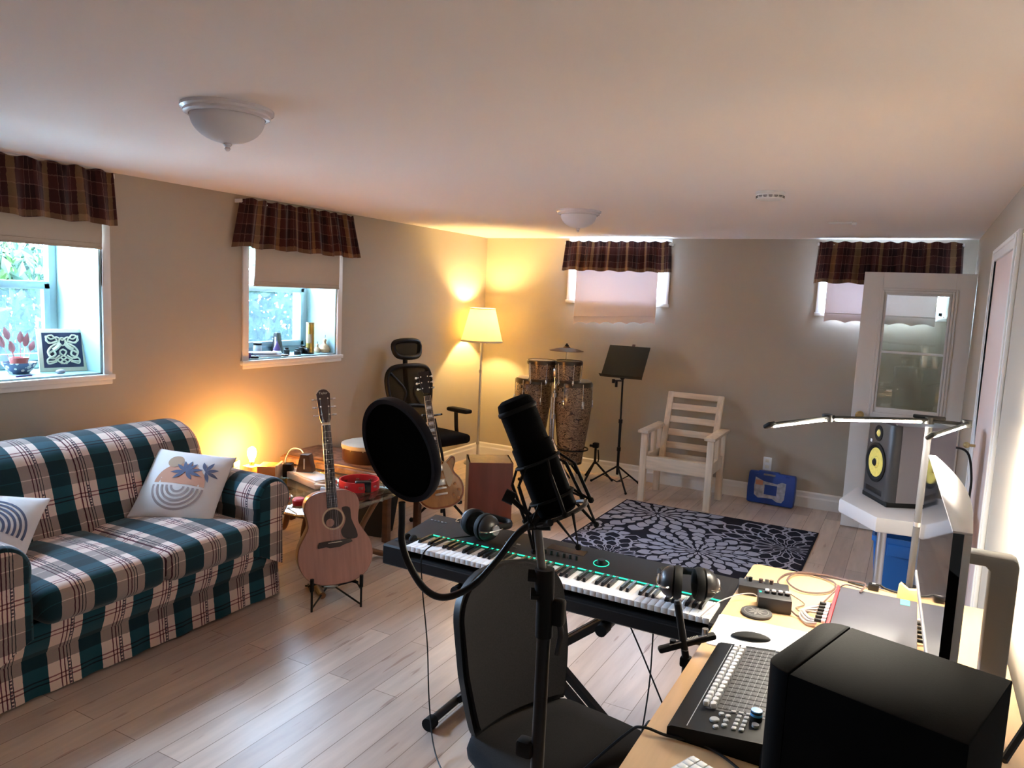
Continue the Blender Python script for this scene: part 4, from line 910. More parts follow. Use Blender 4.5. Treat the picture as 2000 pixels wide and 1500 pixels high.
# ================================================================ DRUMS BY THE BACK WALL
def conga(x, y, zb, label):
    t = thing('conga_drum', label, 'conga', (x, y, zb)); H = .775
    b = B(); b.lathe([(.0, .004), (.105, 0), (.112, .02), (.135, .20), (.160, .40), (.176, .55), (.178, .62), (.170, .69), (.155, .75), (.152, .765)], 44, caps=False); b.build('shell', 'conga_shell', t)
    b = B(); b.lathe([(0, .792), (.145, .790), (.158, .782), (.160, .765), (.156, .755)], 44, caps=False); b.build('drum_head', 'drum_skin', t)
    b = B(); b.lathe([(.163, .735), (.170, .733), (.171, .76), (.166, .778), (.160, .776), (.163, .735)], 44, caps=False); b.build('rim', 'dark_hoop', t)
    for k in range(6):
        a = 2*PI*k/6+.4; q = Matrix.Rotation(a, 4, 'Z'); b = B(q); b.cyl((.176, 0, .57), (.172, 0, .765), .0045, n=8); b.box((.178, 0, .575), (.016, .03, .07), .005); b.build('lug', 'chrome', t)
    B().lathe([(.106, 0), (.110, 0), (.1135, .022), (.110, .022)], 36, caps=False).build('bottom_band', 'dark_hoop', t)
mat('dark_hoop', (.09, .07, .05), .3, .7)
conga(1.262, 6.40, .170, 'right-hand tall conga drum with dark scribble pattern')
conga(.826, 6.42, .160, 'left-hand tall conga drum, half hidden behind the microphone')
t = thing('conga_stand', 'low dark double stand carrying the two congas', 'drum stand', (1.045, 6.42, 0)); b = B()
for s in (-1, 1):
    b.lathe([(.150, .30), (.158, .30), (.158, .312), (.150, .312), (.150, .30)], 36, c=(s*.218, 0, 0), caps=False)
b.build('cradle_ring', 'black', t)
for s in (-1, 1):
    for sy in (-1, 1): b = B(); b.tube([(s*.06, sy*.14, .305), (s*.10, sy*.20, .15), (s*.18, sy*.27, .0)], .011, 8); b.build('leg', 'black', t)
B().tube([(-.06, -.14, .305), (0, -.10, .30), (.06, -.14, .305)], .010, 6).build('crossbar', 'black', t)
B().tube([(-.218, 0, .150), (-.218, .16, .150), (0, .2, .2), (.218, .16, .160), (.218, 0, .160)], .008, 6).build('base_plate', 'black', t)
t = thing('bongo_drums', 'pair of scribble patterned bongos on a chrome stand in front of the congas', 'bongos', (1.150, 6.24, 0))
for x, r, z, lbl in ((-.155, .133, .960, 0), (.120, .118, .975, 1)):
    b = B(Matrix.Translation((x, 0, z))); b.lathe([(r*.80, -.02), (r*.84, -.02), (r*.93, .09), (r*.97, .16), (r*.90, .16), (r*.80, -.02)], 36, caps=False); sh = b.build('bongo_shell', 'conga_shell', t)
    b = B(Matrix.Translation((x, 0, z))); b.lathe([(0, .172), (r*.92, .170), (r*.99, .160), (r*.99, .15)], 36, caps=False); b.build('drum_head', 'drum_skin', sh)
    b = B(Matrix.Translation((x, 0, z))); b.lathe([(r*1.0, .14), (r*1.06, .138), (r*1.07, .168), (r*1.02, .176), (r*.99, .172), (r*1.0, .14)], 36, caps=False); b.build('rim', 'dark_hoop', sh)
    b = B(Matrix.Translation((x, 0, z))); b.lathe([(r*.84, -.024), (r*.89, -.024), (r*.92, .0), (r*.89, .0), (r*.84, -.024)], 36, caps=False); b.build('bottom_ring', 'dark_hoop', sh)
    for k in range(5): b = B(Matrix.Translation((x, 0, z)) @ Matrix.Rotation(2*PI*k/5+.5, 4, 'Z')); b.cyl((r*.95, 0, -.045), (r*1.06, 0, .15), .0035, n=8); b.box((r*.94, 0, -.015), (.014, .02, .035), .004); b.build('lug', 'chrome', sh)
b = B(); b.box((-.012, 0, 1.03), (.045, .05, .08), .012); b.build('centre_block', 'steel', t)
b = B(); b.cyl((-.012, 0, .40), (-.012, 0, 1.0), .012); b.build('upper_tube', 'chrome', t)
b = B(); b.cyl((-.012, 0, .06), (-.012, 0, .62), .017); b.build('lower_tube', 'chrome', t)
for z in (.62, .82): B().cyl((-.012, 0, z-.02), (-.012, 0, z+.02), .024).build('clamp_collar', 'steel', t)
for k in range(3):
    a = 2*PI*k/3-.5; c, s = math.cos(a), math.sin(a); b = B(); b.tube([(-.012, 0, .42), (.30*c, .30*s, .014)], .010, 8, sub=1); b.tube([(-.012, 0, .12), (.17*c, .17*s, .19)], .006, 6, sub=1); lg = b.build('leg', 'chrome', t); B().sphere((.30*c, .30*s, .016), .016, 10).build('foot', 'rubber', lg)
t = thing('cymbal_stand', 'thin chrome stand with a single small cymbal above the bongos', 'cymbal', (1.22, 6.28, 0))
b = B(); b.lathe([(.008, 1.262), (.025, 1.275), (.035, 1.262), (.10, 1.252), (.158, 1.236), (.158, 1.233), (.10, 1.249), (.03, 1.258), (.008, 1.259)], 48, caps=False); b.build('cymbal', 'cymbal_bronze', t)
mat('cymbal_bronze', (.085, .045, .022), .5, .6)
b = B(); b.cyl((0, 0, 1.10), (0, 0, 1.30), .004, n=10); b.tube([(-.10, -.06, .80), (0, 0, 1.12)], .006, 8, sub=1); b.build('boom_rod', 'chrome', t)
b = B(); b.cyl((0, 0, 1.272), (0, 0, 1.290), .018, n=16); b.cyl((0, 0, 1.290), (0, 0, 1.302), .009, n=12); b.build('wing_nut', 'black', t)
b = B(); b.cyl((-.10, -.06, .05), (-.10, -.06, .80), .009); b.build('stand_tube', 'chrome', t)
for z in (.40, .36): B().cyl((-.10, -.06, z), (-.10, -.06, z+.02), .022).build('collar', 'black', t)
for k in range(3):
    a = 2*PI*k/3+1.0; c, s = math.cos(a), math.sin(a); b = B(); b.tube([(-.10, -.06, .34), (-.10+.25*c, -.06+.25*s, .012)], .008, 8, sub=1); b.build('leg', 'black', t)
t = thing('camera_tripod', 'short black mini tripod between the congas and the music stand', 'tripod', (1.455, 6.55, 0))
b = B(); b.cyl((0, 0, .16), (0, 0, .32), .012); b.build('centre_column', 'black', t)
for k in range(3):
    a = R(-100+120*k); c, s = math.cos(a), math.sin(a); b = B(); b.tube([(0, 0, .185), (.17*c, .17*s, .012)], .010, 8, sub=1); lg = b.build('leg', 'black', t); B().sphere((.17*c, .17*s, .013), .013, 8).build('foot', 'rubber', lg)
B().box((.0, 0, .34), (.055, .05, .05), .008).build('clamp_head', 'black', t); B().cyl((-.03, 0, .33), (-.06, 0, .33), .012).build('knob', 'black', t); B().tube([(.025, 0, .30), (.035, 0, .22), (.03, 0, .18)], .007, 8).build('handle', 'black', t)
t = thing('music_stand', 'black music stand with tilted flat desk near the back wall', 'music stand', (1.725, 6.44, 0))
b = B(); b.cyl((0, 0, .12), (0, 0, .62), .0125); b.build('lower_tube', 'black', t); b = B(); b.cyl((0, 0, .60), (.0, -.01, 1.03), .0085); b.build('upper_tube', 'black', t)
for z in (.62, .36): B().cyl((0, 0, z-.02), (0, 0, z+.015), .018).build('collar', 'black', t)
DT = Matrix.Translation((.0, -.06, 1.02)) @ Matrix.Rotation(R(-35), 4, 'X')
b = B(DT); b.prism([(-.195, 0), (.195, 0), (.195, .34), (-.195, .34)], 0, .004, RX); b.box((0, -.028, 0), (.40, .05, .004), .001); b.build('sheet_rest', 'music_desk', t)
mat('music_desk', (.022, .020, .014), .6, spec=.3)
B(DT).box((.03, .006, .352), (.03, .012, .03), .004).build('clip', 'copper_cable', t)
b = B(); b.sphere((0, -.02, 1.02), .022, 12); b.cyl((-.01, -.01, .99), (-.09, -.02, .985), .007); b.cyl((-.085, -.02, .965), (-.085, -.02, 1.0), .014); b.cyl((-.055, -.02, .93), (-.055, -.02, .985), .012); b.build('tilt_knob', 'black', t)
for k, a in enumerate((R(172), R(-52), R(62))):
    c, s = math.cos(a), math.sin(a); r = .27; b = B(); b.tube([(0, 0, .20), (r*c, r*s, .012)], .0085, 8, sub=1); b.tube([(0, 0, .05), (r*.55*c, r*.55*s, .095)], .005, 6, sub=1); lg = b.build('leg', 'black', t); B().sphere((r*c, r*s, .013), .013, 8).build('foot', 'rubber', lg)

# ================================================================ PINE ARMCHAIR
t = thing('wooden_armchair', 'unfinished pine slatted armchair against the back wall', 'armchair', (2.34, 6.40, 0), R(1))
def pb(name, m, *boxes, par=None):
    b = B()
    for q in boxes: b.bx(*q, .003)
    return b.build(name, m, par or t)
for s in (-1, 1):
    x0, x1 = (-.31, -.255) if s < 0 else (.255, .31)
    pb('leg', 'pine', (x0, x1, -.275, -.230, 0, .60)); pb('leg', 'pine', (x0, x1, .17, .215, 0, .60))
    b = B(); b.prism([(x0-.02, -.31), (x1+.015, -.31), (x1+.015, .27), (x0-.02, .27)], .60, .625, None, .004); b.build('armrest', 'pine', t)
    pb('side_rail', 'pine', (x0+.01, x1-.01, -.23, .17, .30, .40)); pb('arm_support', 'pine', (x0+.012, x1-.012, -.02, .06, .40, .60))
pb('front_rail', 'pine_flat', (-.255, .255, -.270, -.245, .285, .40)); pb('back_rail', 'pine_flat', (-.255, .255, .18, .205, .26, .36))
for k in range(6):
    y = -.22+k*.072; z = .39-.014*k; pb('seat_slat', 'pine_flat', (-.255, .255, y, y+.055, z-.016, z))
BK = Matrix.Translation((0, .115, .34)) @ Matrix.Rotation(R(-18), 4, 'X')
for s in (-1, 1): b = B(BK); b.bx(s*.225-.026, s*.225+.026, -.02, .02, -.02, .595, .003); b.build('back_stile', 'pine', t)
b = B(BK); b.bx(-.20, .20, -.018, .018, .545, .595, .003); b.build('top_rail', 'pine_flat', t)
for k in range(4): z = .435-k*.118; b = B(BK); b.bx(-.20, .20, -.010, .010, z, z+.058, .003); b.build('back_slat', 'pine_flat', t)
b = B(); 
for x, z in ((-.06, .37), (.10, .365), (.03, .315), (-.17, .34)): b.cyl((x, -.2705, z), (x, -.2715, z), .006, n=10)
b.build('knots', 'knot', bpy.data.objects['front_rail'])

# ================================================================ RUG with big petalled flowers
def clip(poly, x0, x1, y0, y1):
    for ax, val, sg in ((0, x0, 1), (0, x1, -1), (1, y0, 1), (1, y1, -1)):
        out = []
        for i in range(len(poly)):
            a, c = poly[i-1], poly[i]; ia = sg*(a[ax]-val) >= 0; ic = sg*(c[ax]-val) >= 0
            if ia != ic: k = (val-a[ax])/(c[ax]-a[ax]); out.append((a[0]+(c[0]-a[0])*k, a[1]+(c[1]-a[1])*k))
            if ic: out.append(c)
        poly = out
        if len(poly) < 3: return []
    return poly
def rug():
    X0, X1, Y0, Y1 = -.78, .78, -1.21, 1.21
    t = thing('area_rug', 'black rug with large grey dahlia flowers in front of the pine armchair', 'rug', (2.735, 4.87, 0), R(0))
    B().bx(X0, X1, Y0, Y1, 0, .006, .002).build('rug_base', 'rug_black', t)
    g = B(); z = [.0062]
    def petal(cx, cy, r0, r1, a, w, grey, sq):
        n = 5; L = r1-r0
        def shape(k):
            pts = []
            for i in range(n+1):
                u = i/n; h = w*(math.sin(PI*min(1, u+.0))**(.55 if sq else .85))*((.45+.75*u) if sq else 1.0); pts.append((r0+L*(.5+(u-.5)*k), h*(k if k < 1 else 1)*(1 if k >= 1 else .86)))
            ring = pts+[(p, -q) for p, q in pts[::-1]]
            return [(cx+p*math.cos(a)-q*math.sin(a), cy+p*math.sin(a)+q*math.cos(a)) for p, q in ring]
        for k, m in ((1.0, 0 if grey else 1), (.86 if grey else .84, 1 if grey else 0)):
            P = clip(shape(k), X0+.015, X1-.015, Y0+.015, Y1-.015)
            if P: g.m = m; g.flat(P, z[0]); z[0] += .0000012
    def flower(cx, cy, Rm, rings, n0, grey):
        for k in range(rings, 0, -1):
            r0 = Rm*((k-1)/rings)**1.15; r1 = Rm*(k/rings)**1.0*1.08; n = n0+3*(k//2)
            for i in range(n):
                a = 2*PI*(i+.5*(k % 2))/n+k*.13; petal(cx, cy, max(.012, r0*.92), r1, a, PI*(r0+r1)/2/n*.98+.003, grey, k < 3)
    flower(.70, -.95, .46, 5, 12, False); flower(-.55, -.95, .40, 4, 11, False)
    flower(-.70, .16, .30, 4, 10, True)
    flower(-.40, -.20, .46, 5, 12, False)
    flower(-.42, .94, .52, 5, 12, True)
    flower(.62, .66, .56, 5, 12, False)
    flower(.10, .21, .42, 5, 13, True)
    flower(.05, -1.2, .38, 4, 11, True)
    g.build('flower_pattern', ['rug_black', 'rug_grey'], t, weld=False, smooth=False, recalc=False)
rug()

# ================================================================ CASE, CAJON
t = thing('tool_case', 'blue plastic carry case with a printed panel leaning on the back baseboard', 'carry case', (3.045, 6.755, 0), rot=(R(-7), 0, R(-3)))
def plan(poly, y0, y1, m, name, par, bev=0): b = B(); b.prism(poly, -y1, -y0, RX, bev); return b.build(name, m, par)
cs = [(-.195, .01), (-.185, 0), (.185, 0), (.195, .01), (.20, .13), (.195, .26), (.185, .275), (.06, .275), (.05, .285), (-.11, .285), (-.12, .275), (-.185, .275), (-.195, .26), (-.20, .13)]
b = B(); b.prism(cs, .0, .075, RX, .006); b.build('shell', 'blue_plastic', t)
b = B(); b.box((-.02, -.0765, .255), (.10, .003, .016), .002); b.build('handle', 'mid_grey', t)
b = B(); b.prism([(-.135, .07), (-.10, .045), (-.06, .05), (.02, .052), (.06, .03), (.10, .03), (.12, .06), (.125, .20), (.09, .205), (.05, .185), (-.06, .195), (-.135, .225), (-.14, .15)], .0755, .0765, RX); b.build('printed_panel', 'case_print', t)
mat('case_print', (.40, .42, .50), .5, noise=(25, .35))
b = B(); b.box((-.100, -.0770, .180), (.062, .001, .042)); b.build('red_square', 'rust', t); b = B(); b.box((0, -.0770, .125), (.105, .001, .085)); b.build('blue_square', 'blue_plastic', t)
for x in (-.13, .13): B().box((x, -.076, .262), (.035, .006, .02), .003).build('latch', 'blue_plastic', t)
t = thing('cajon', 'reddish brown box cajon standing open side left behind the keyboard', 'cajon', (1.262, 4.862, 0), R(36))
b = B(); w, d, h = .166, .145, .475
b.bx(-w, -w+.014, -d+.006, d, 0, h, .002); b.bx(w-.014, w, -d+.006, d, 0, h, .002); b.bx(-w, w, -d+.006, d, h-.014, h, .002); b.bx(-w, w, -d+.006, d, .008, .022, .002); b.build('box_body', 'cajon_side', t)
b = B(); b.prism([(-w, 0), (w, 0), (w, h), (-w, h)], d-.006, d, RX, .001); b.build('front_plate', 'cajon_red', t)
B().bx(-w+.014, w-.014, d-.008, d-.002, .022, h-.014).build('back_plate', 'cajon_red', t)
for x in (-.13, .13):
    for y in (-.10, .10): B().cyl((x, y, 0), (x, y, .010), .012, n=12).build('foot', 'rubber', t)
# ================================================================ KEYBOARD AND ITS STAND
KX, KY, KZ = 2.208, 2.362, .600   # left front bottom corner
t = kb = thing('keyboard', 'long black 88 key controller keyboard with green light line', 'keyboard', (KX+.67, KY+.19, KZ))
AT = at((KX+.67, KY+.19, KZ)) @ Matrix.Translation((KX, KY, KZ)); KL = 1.345
b = B(AT)
def side(x0, x1): b.add([(x, y, z) for x in (x0, x1) for y, z in ((.0, .012), (0, .085), (.006, .092), (.15, .094), (.20, .104), (.375, .124), (.383, .118), (.383, .02), (.36, 0), (.02, 0))], [(i, (i+1) % 10, 10+(i+1) % 10, 10+i) for i in range(10)]+[tuple(range(10)), tuple(range(10, 20))[::-1]])
side(0, .105); b.build('end_block', 'kb_shell', t); b = B(AT); side(KL-.022, KL); b.build('end_block', 'kb_shell', t)
mat('kb_shell', (.009, .009, .0105), .5, spec=.4)
b = B(AT); b.add([(x, y, z) for x in (.105, KL-.022) for y, z in ((.168, .06), (.168, .098), (.175, .101), (.375, .124), (.383, .118), (.383, .02), (.36, 0), (.02, 0), (.0, .012), (0, .050), (.004, .052), (.006, .06))], [(i, (i+1) % 12, 12+(i+1) % 12, 12+i) for i in range(12)]); b.build('case', 'kb_shell', t)
S = Matrix.Rotation(math.atan2(.023, .2), 4, 'X')
def on(x, y, lift=0): return Vector((x, y, .101+(y-.175)*.115+lift))
b = B(AT); b.box(on(.105+.61, .180, .003), (1.21, .003, .004)); b.build('light_strip', 'green_led', t)
o = B(AT).lathe([(.028, .0), (.031, 0), (.031, .001), (.028, .001), (.028, 0)], 40, c=on(.845, .262, .001), M4=S, caps=False).build('light_ring', 'green_led', t)
b = B(AT); b.cyl(on(.845, .262), on(.845, .262, .016), .017, .015, 24); b.build('jog_knob', 'black', t)
for k in range(8): b = B(AT); p = on(.56+k*.027, .245); b.cyl(p, p+Vector((0, 0, .017)), .0065, .0055, 14); b.build('encoder_knob', 'black', t)
for k in range(6): b = B(AT); b.box(on(.43+(k % 3)*.026, .235+(k//3)*.03, .001), (.017, .008, .003), .001, S); b.build('button', 'mid_grey' if k % 2 else 'dark_grey', t)
for k in range(5): b = B(AT); b.box(on(.022+k*.018, .315, .001), (.011, .006, .003), .001, S); b.build('button', 'light_grey' if k == 3 else 'mid_grey', t)
b = B(AT); b.box(on(.68, .31, .0007), (.16, .045, .001), 0, S); b.build('display', 'screen_black', t)
for x in (.035, .068): b = B(AT); b.lathe([(0, -.006), (.024, -.006), (.026, 0), (.024, .006), (0, .006)], 24, c=(x, .11, .088), M4=Matrix.Rotation(R(90), 4, 'Y')); b.build('pitch_wheel', 'rubber', t)
b = B(AT); b.box((.052, .10, .0945), (.075, .085, .002), .001); b.build('wheel_plate', 'black', t)
wk = None; KW = 1.217/52
b = B(); b.box((0, 0, -.010), (KW-.0014, .150, .020), .0012); wmesh = b.build('white_key', 'key_white', t); wmesh.location = AT @ Vector((.107+KW/2, .083, .104))
b = B(); b.add([(x, y, z) for x, y, z in ((-.0058, -.0475, 0), (.0058, -.0475, 0), (.0058, .048, 0), (-.0058, .048, 0), (-.0048, -.040, .0125), (.0048, -.040, .0125), (.0048, .048, .0125), (-.0048, .048, .0125))], [(0, 1, 5, 4), (1, 2, 6, 5), (2, 3, 7, 6), (3, 0, 4, 7), (4, 5, 6, 7)]); bmesh_ = b.build('black_key', 'key_black', t, smooth=False)
bmesh_.location = AT @ Vector((.107+KW, .112, .1035)); first = True
for k in range(52):
    if k: o = wmesh.copy(); COL.objects.link(o); o.location = AT @ Vector((.107+KW*(k+.5), .083, .104))
    n = (k+5) % 7   # 0 = C ; first key is A
    if n in (0, 1, 3, 4, 5) and k < 51:
        q = Vector((.107+KW*(k+1), .112, .1035))
        if first: bmesh_.location = AT @ q; first = False
        else: o = bmesh_.copy(); COL.objects.link(o); o.location = AT @ q
t = thing('keyboard_stand', 'black double braced X stand under the keyboard', 'keyboard stand', (2.87, 2.545, 0)); 
for dy in (-.035, .035):
    for s in (-1, 1):
        b = B(); b.tube([(s*-.37, dy+s*.012, .035), (s*.30, dy+s*.012, .575)], .019, 4, sub=1); b.build('leg', 'black_satin', t)
mat('black_satin', (.005, .005, .0055), .42, spec=.3)
for s in (-1, 1):
    b = B(); b.cyl((s*.38, -.22, .030), (s*.38, .22, .030), .017, n=14); fb = b.build('foot_bar', 'black_satin', t)
    for q in (-1, 1): B().cyl((s*.38, q*.20, .026), (s*.38, q*.24, .026), .026, n=16).build('rubber_cap', 'rubber', fb)
    b = B(); b.cyl((s*.30, -.19, .578), (s*.30, .19, .578), .0195, n=14); sb = b.build('support_bar', 'black_satin', t); B().cyl((s*.30, -.20, .577), (s*.30, -.15, .577), .0215, n=14).build('end_cap', 'rubber', sb)
b = B(); b.cyl((0, -.07, .305), (0, .07, .305), .030, n=18); b.build('pivot', 'black_satin', t); b = B(); b.cyl((0, -.07, .305), (0, -.10, .305), .022, n=8); b.build('clamp_knob', 'rubber', t)

def headphones(label, loc, rz, lean, spread):
    # two cups standing on their edges with the band folded behind
    t = thing('headphones', label, 'headphones', loc, rz)
    for s in (-1, 1):
        T_ = Matrix.Translation((s*spread, 0, .052)) @ Matrix.Rotation(s*lean, 4, 'Z') @ Matrix.Rotation(s*R(90), 4, 'Y')
        b = B(T_); b.lathe([(0, .0), (.040, .0), (.047, .006), (.046, .016), (.038, .030), (.026, .040), (.0, .043)], 36, caps=False); cup = b.build('ear_cup', 'cup_dark', t)
        b = B(T_); b.lathe([(.020, -.004), (.034, -.020), (.044, -.022), (.050, -.012), (.049, .0), (.040, .002)], 36, caps=False); b.build('ear_pad', 'rubber', cup)
        b = B(T_); b.lathe([(.0, .041), (.017, .041), (.019, .046), (.017, .050), (0, .050)], 24, caps=False); b.build('cap_disc', 'brushed', cup)
        b = B(T_); b.tube([(-.0, -.050, .016), (-.0, -.056, .030), (0, -.030, .048), (0, .030, .048), (0, .056, .030), (0, .050, .016)], .003, 6); b.build('yoke', 'chrome', cup)
    b = B(); b.tube([(-spread-.035, .02, .06), (-spread-.035, .075, .055), (-spread*.7, .12, .045), (0, .135, .040), (spread*.7, .12, .045), (spread+.035, .075, .055), (spread+.035, .02, .06)], .0085, 10, flat=1.4); b.build('headband', 'rubber', t)
    t.scale = (1.14,)*3
    return t
mat('cup_dark', (.010, .010, .011), .35)
headphones('black closed headphones lying on the left part of the keyboard', (2.52, 2.60, .712), R(-22), .12, .040)
headphones('black closed headphones with ribbed pads on the right end of the keys', (3.436, 2.440, .722), R(22), .10, .040)

# cables hanging around the stands
def cable(name, label, pts, r, m, cat='cable', sub=8):
    o = B().tube(pts, r, 6, sub=sub).build(name, m); return tag(o, label, cat)
cable('cable', 'thin black cable draped over the left keys down to the floor', [(2.50, 2.60, .72), (2.44, 2.48, .722), (2.415, 2.352, .70), (2.42, 2.34, .58), (2.46, 2.33, .35), (2.52, 2.27, .14), (2.62, 2.17, .03), (2.78, 2.05, .006), (2.95, 1.93, .006)], .0028, 'black')
cable('cable', 'thin black cable hanging straight down right of the near chair back', [(2.93, 2.56, .60), (2.94, 2.54, .40), (2.93, 2.52, .20), (2.94, 2.50, .03), (3.02, 2.42, .006)], .0028, 'black')
cable('cable', 'thin black cable hanging from the keyboard beside the desk edge', [(3.34, 2.40, .60), (3.35, 2.36, .42), (3.345, 2.30, .20), (3.34, 2.24, .03), (3.38, 2.10, .006), (3.46, 1.98, .006)], .003, 'black')
cable('cable', 'thin black cable sloping from the keyboard towards the desk leg', [(3.22, 2.46, .60), (3.30, 2.42, .50), (3.42, 2.36, .34), (3.56, 2.30, .16), (3.64, 2.26, .02)], .003, 'black')
cable('cable', 'black cable loop on the floor between chair and desk', [(3.30, 2.28, .006), (3.34, 2.36, .006), (3.42, 2.38, .006), (3.50, 2.32, .006), (3.54, 2.2, .006)], .004, 'black')
# ================================================================ DESK
t = thing('desk', 'light maple desk along the right wall', 'desk', (3.95, 1.90, 0)); DZ = .73
b = B(); b.prism([(x, y) for x, y in [(-.385+.03*(1-math.cos(a)), 1.03-.03*(1-math.sin(a))) for a in [PI/2*k/5 for k in range(6)]]]+[(.405, 1.03), (.405, -1.0), (-.385, -1.0)], DZ-.026, DZ, None, .002); b.build('desktop', 'desk_wood', t)
for sx, sy in ((-.30, .95), (.36, .95), (-.30, -.92), (.36, -.92)): B().box((sx, sy, .352), (.05, .05, .704), .004).build('leg', 'mid_grey', t)
b = B(); b.box((.36, 0, .62), (.02, 1.8, .10)); b.build('back_rail', 'mid_grey', t)
def dt(name, label, cat, x, y, rz=0, z=DZ, rot=None): return thing(name, label, cat, (x, y, z), rz, rot)
t = dt('mouse_pad', 'plain white mouse pad on the desk', 'mouse pad', 3.735, 2.255, R(3)); b = B(); b.prism(rrect(.165, .118, .012), 0, .003); b.build('pad', 'pad_white', t)
t = dt('computer_mouse', 'low dark curved mouse on the white pad', 'mouse', 3.685, 2.235, R(20), DZ+.003); b = B()
b.grid(lambda u, v: ((u-.5)*.118, math.sin((v-.5)*PI)*.024*math.sin(u*PI)**.5, .002+.014*math.cos((v-.5)*PI)**.5*math.sin(u*PI)**.55), 24, 14); b.build('shell', 'rubber', t)
t = dt('coaster', 'round dark slate coaster with a pale star flower pattern', 'coaster', 3.665, 2.435); B().lathe([(0, 0), (.046, 0), (.049, .004), (.048, .009), (.044, .010), (0, .009)], 40, caps=False).build('disc', 'slate', t)
b = B(); b.lathe([(.036, .0100), (.0385, .0100), (.0385, .0107), (.036, .0107)], 40, caps=False)
for k in range(8):
    a = 2*PI*k/8; c, s = math.cos(a), math.sin(a); b.prism([(0, 0), (.017*math.cos(a+.28), .017*math.sin(a+.28)), (.033*c, .033*s), (.017*math.cos(a-.28), .017*math.sin(a-.28))][::1], .0098, .0107)
b.build('star_pattern', 'slate_mark', t)
t = dt('fader_controller', 'black mixing controller with sixteen white faders in a row', 'fader controller', 3.755, 1.868, 0)
b = B(); b.add([(x, y, z) for y in (-.262, .232) for x, z in ((-.137, .0), (-.137, .024), (-.128, .030), (.125, .058), (.137, .055), (.137, 0))], [(i, (i+1) % 6, 6+(i+1) % 6, 6+i) for i in range(6)]+[tuple(range(6)), tuple(range(6, 12))[::-1]]); b.build('housing', 'fader_black', t)
mat('fader_black', (.004, .004, .0045), .55, spec=.2)
def fz(x): return .030+(x+.128)*.1107
SL2 = Matrix.Rotation(-math.atan(.1107), 4, 'Y')
B().box((-.095, -.015, fz(-.095)+.0006), (.0015, .47, .001), 0, SL2).build('silver_line', 'light_grey', t)
B().box((.0, .03, fz(0)+.0004), (.155, .372, .0008), 0, SL2).build('fader_panel', 'fader_panel', t)
mat('fader_panel', (.045, .045, .055), .5)
for k in range(16):
    y = -.145+k*.0227; x = -.070
    b = B(); b.box((.01, y, fz(.01)+.0012), (.120, .0022, .001), 0, SL2); 
    for j in range(7): b.box((-.03+j*.014, y+.006, fz(-.03+j*.014)+.0012), (.0012, .005, .001), 0, SL2)
    b.build('fader_slot', 'black', t)
    b = B(); b.box((x-.0075, y, fz(x)+.008), (.013, .0155, .013), .003, SL2); b.box((x+.010, y-.003, fz(x)+.008), (.014, .011, .013), .003, SL2 @ Matrix.Rotation(.5, 4, 'Z')); b.box((x+.010, y+.003, fz(x)+.008), (.014, .011, .013), .003, SL2 @ Matrix.Rotation(-.5, 4, 'Z')); b.build('fader_cap', 'white_plastic', t)
for k in range(9):
    x = -.055+k*.0155; B().box((x, .03, fz(x)+.0013), (.0008, .36, .0006), 0, SL2).build('scale_line', 'mid_grey', t)
for x, y, r in ((-.044, -.202, .011), (-.035, -.171, .0065), (-.019, -.176, .0065), (-.019, -.198, .0065), (-.018, -.219, .0065), (-.034, -.232, .0065)):
    b = B(); b.lathe([(0, 0), (r, 0), (r, .003), (r*.85, .0045), (0, .0045)], 22, c=(x, y, fz(x)), M4=SL2); b.build('round_button', 'light_btn', t)
for i in range(4):
    for j in range(2): x, y = .004+j*.0165, -.168-i*.0185; B().box((x, y, fz(x)+.002), (.011, .012, .005), .002, SL2).build('square_button', 'light_btn', t)
for i in range(4): x = -.012+i*.017; B().box((x, -.150, fz(x)+.002), (.012, .008, .004), .002, SL2).build('square_button', 'light_btn', t)
for i in range(3): x = .03+i*.022; B().box((x, .222, fz(x)+.002), (.016, .010, .005), .002, SL2).build('square_button', 'light_btn', t)
mat('light_btn', (.45, .46, .46), .35)
b = B(); b.lathe([(0, 0), (.014, 0), (.013, .022), (0, .023)], 24, c=(.041, -.165, fz(.04))); kn_ = b.build('jog_dial', 'black', t); b = B(); b.lathe([(0, .012), (.0138, .012), (.0125, .0245), (0, .025)], 24, c=(.041, -.165, fz(.04))); b.build('blue_cap', 'blue_cap', kn_)
b = B(); b.lathe([(0, 0), (.008, 0), (.008, .006), (0, .006)], 18, c=(.045, -.195, fz(.045))); b.build('round_button', 'light_btn', t)
# audio interface
t = dt('audio_interface', 'dark grey rack audio interface with a red front edge', 'audio interface', 4.0, 2.50)
B().box((.004, 0, .024), (.234, .478, .042), .003).build('chassis', 'interface_grey', t)
B().box((-.119, 0, .024), (.010, .484, .046), .002).build('front_panel', 'interface_red', t)
B().box((.085, .205, .0455), (.028, .05, .001)).build('tape_label', 'teal_tape', t)
for k in range(6): y = .095-k*.030; b = B(); b.cyl((-.124, y, .024), (-.162, y, .022), .0065, n=12); pl = b.build('jack_plug', 'black', t); B().cyl((-.130, y, .024), (-.142, y, .0235), .0075, n=12).build('plug_band', 'white_plastic', pl)
for k in range(5): y = .10-k*.035; b = B(); b.cyl((.121, y, .024), (.150, y, .024), .006, n=10); b.build('rear_plug', 'black', t)
b = B(); b.box((.140, .125, .024), (.035, .018, .012), .003); b.build('rear_plug', 'white_plastic', t)
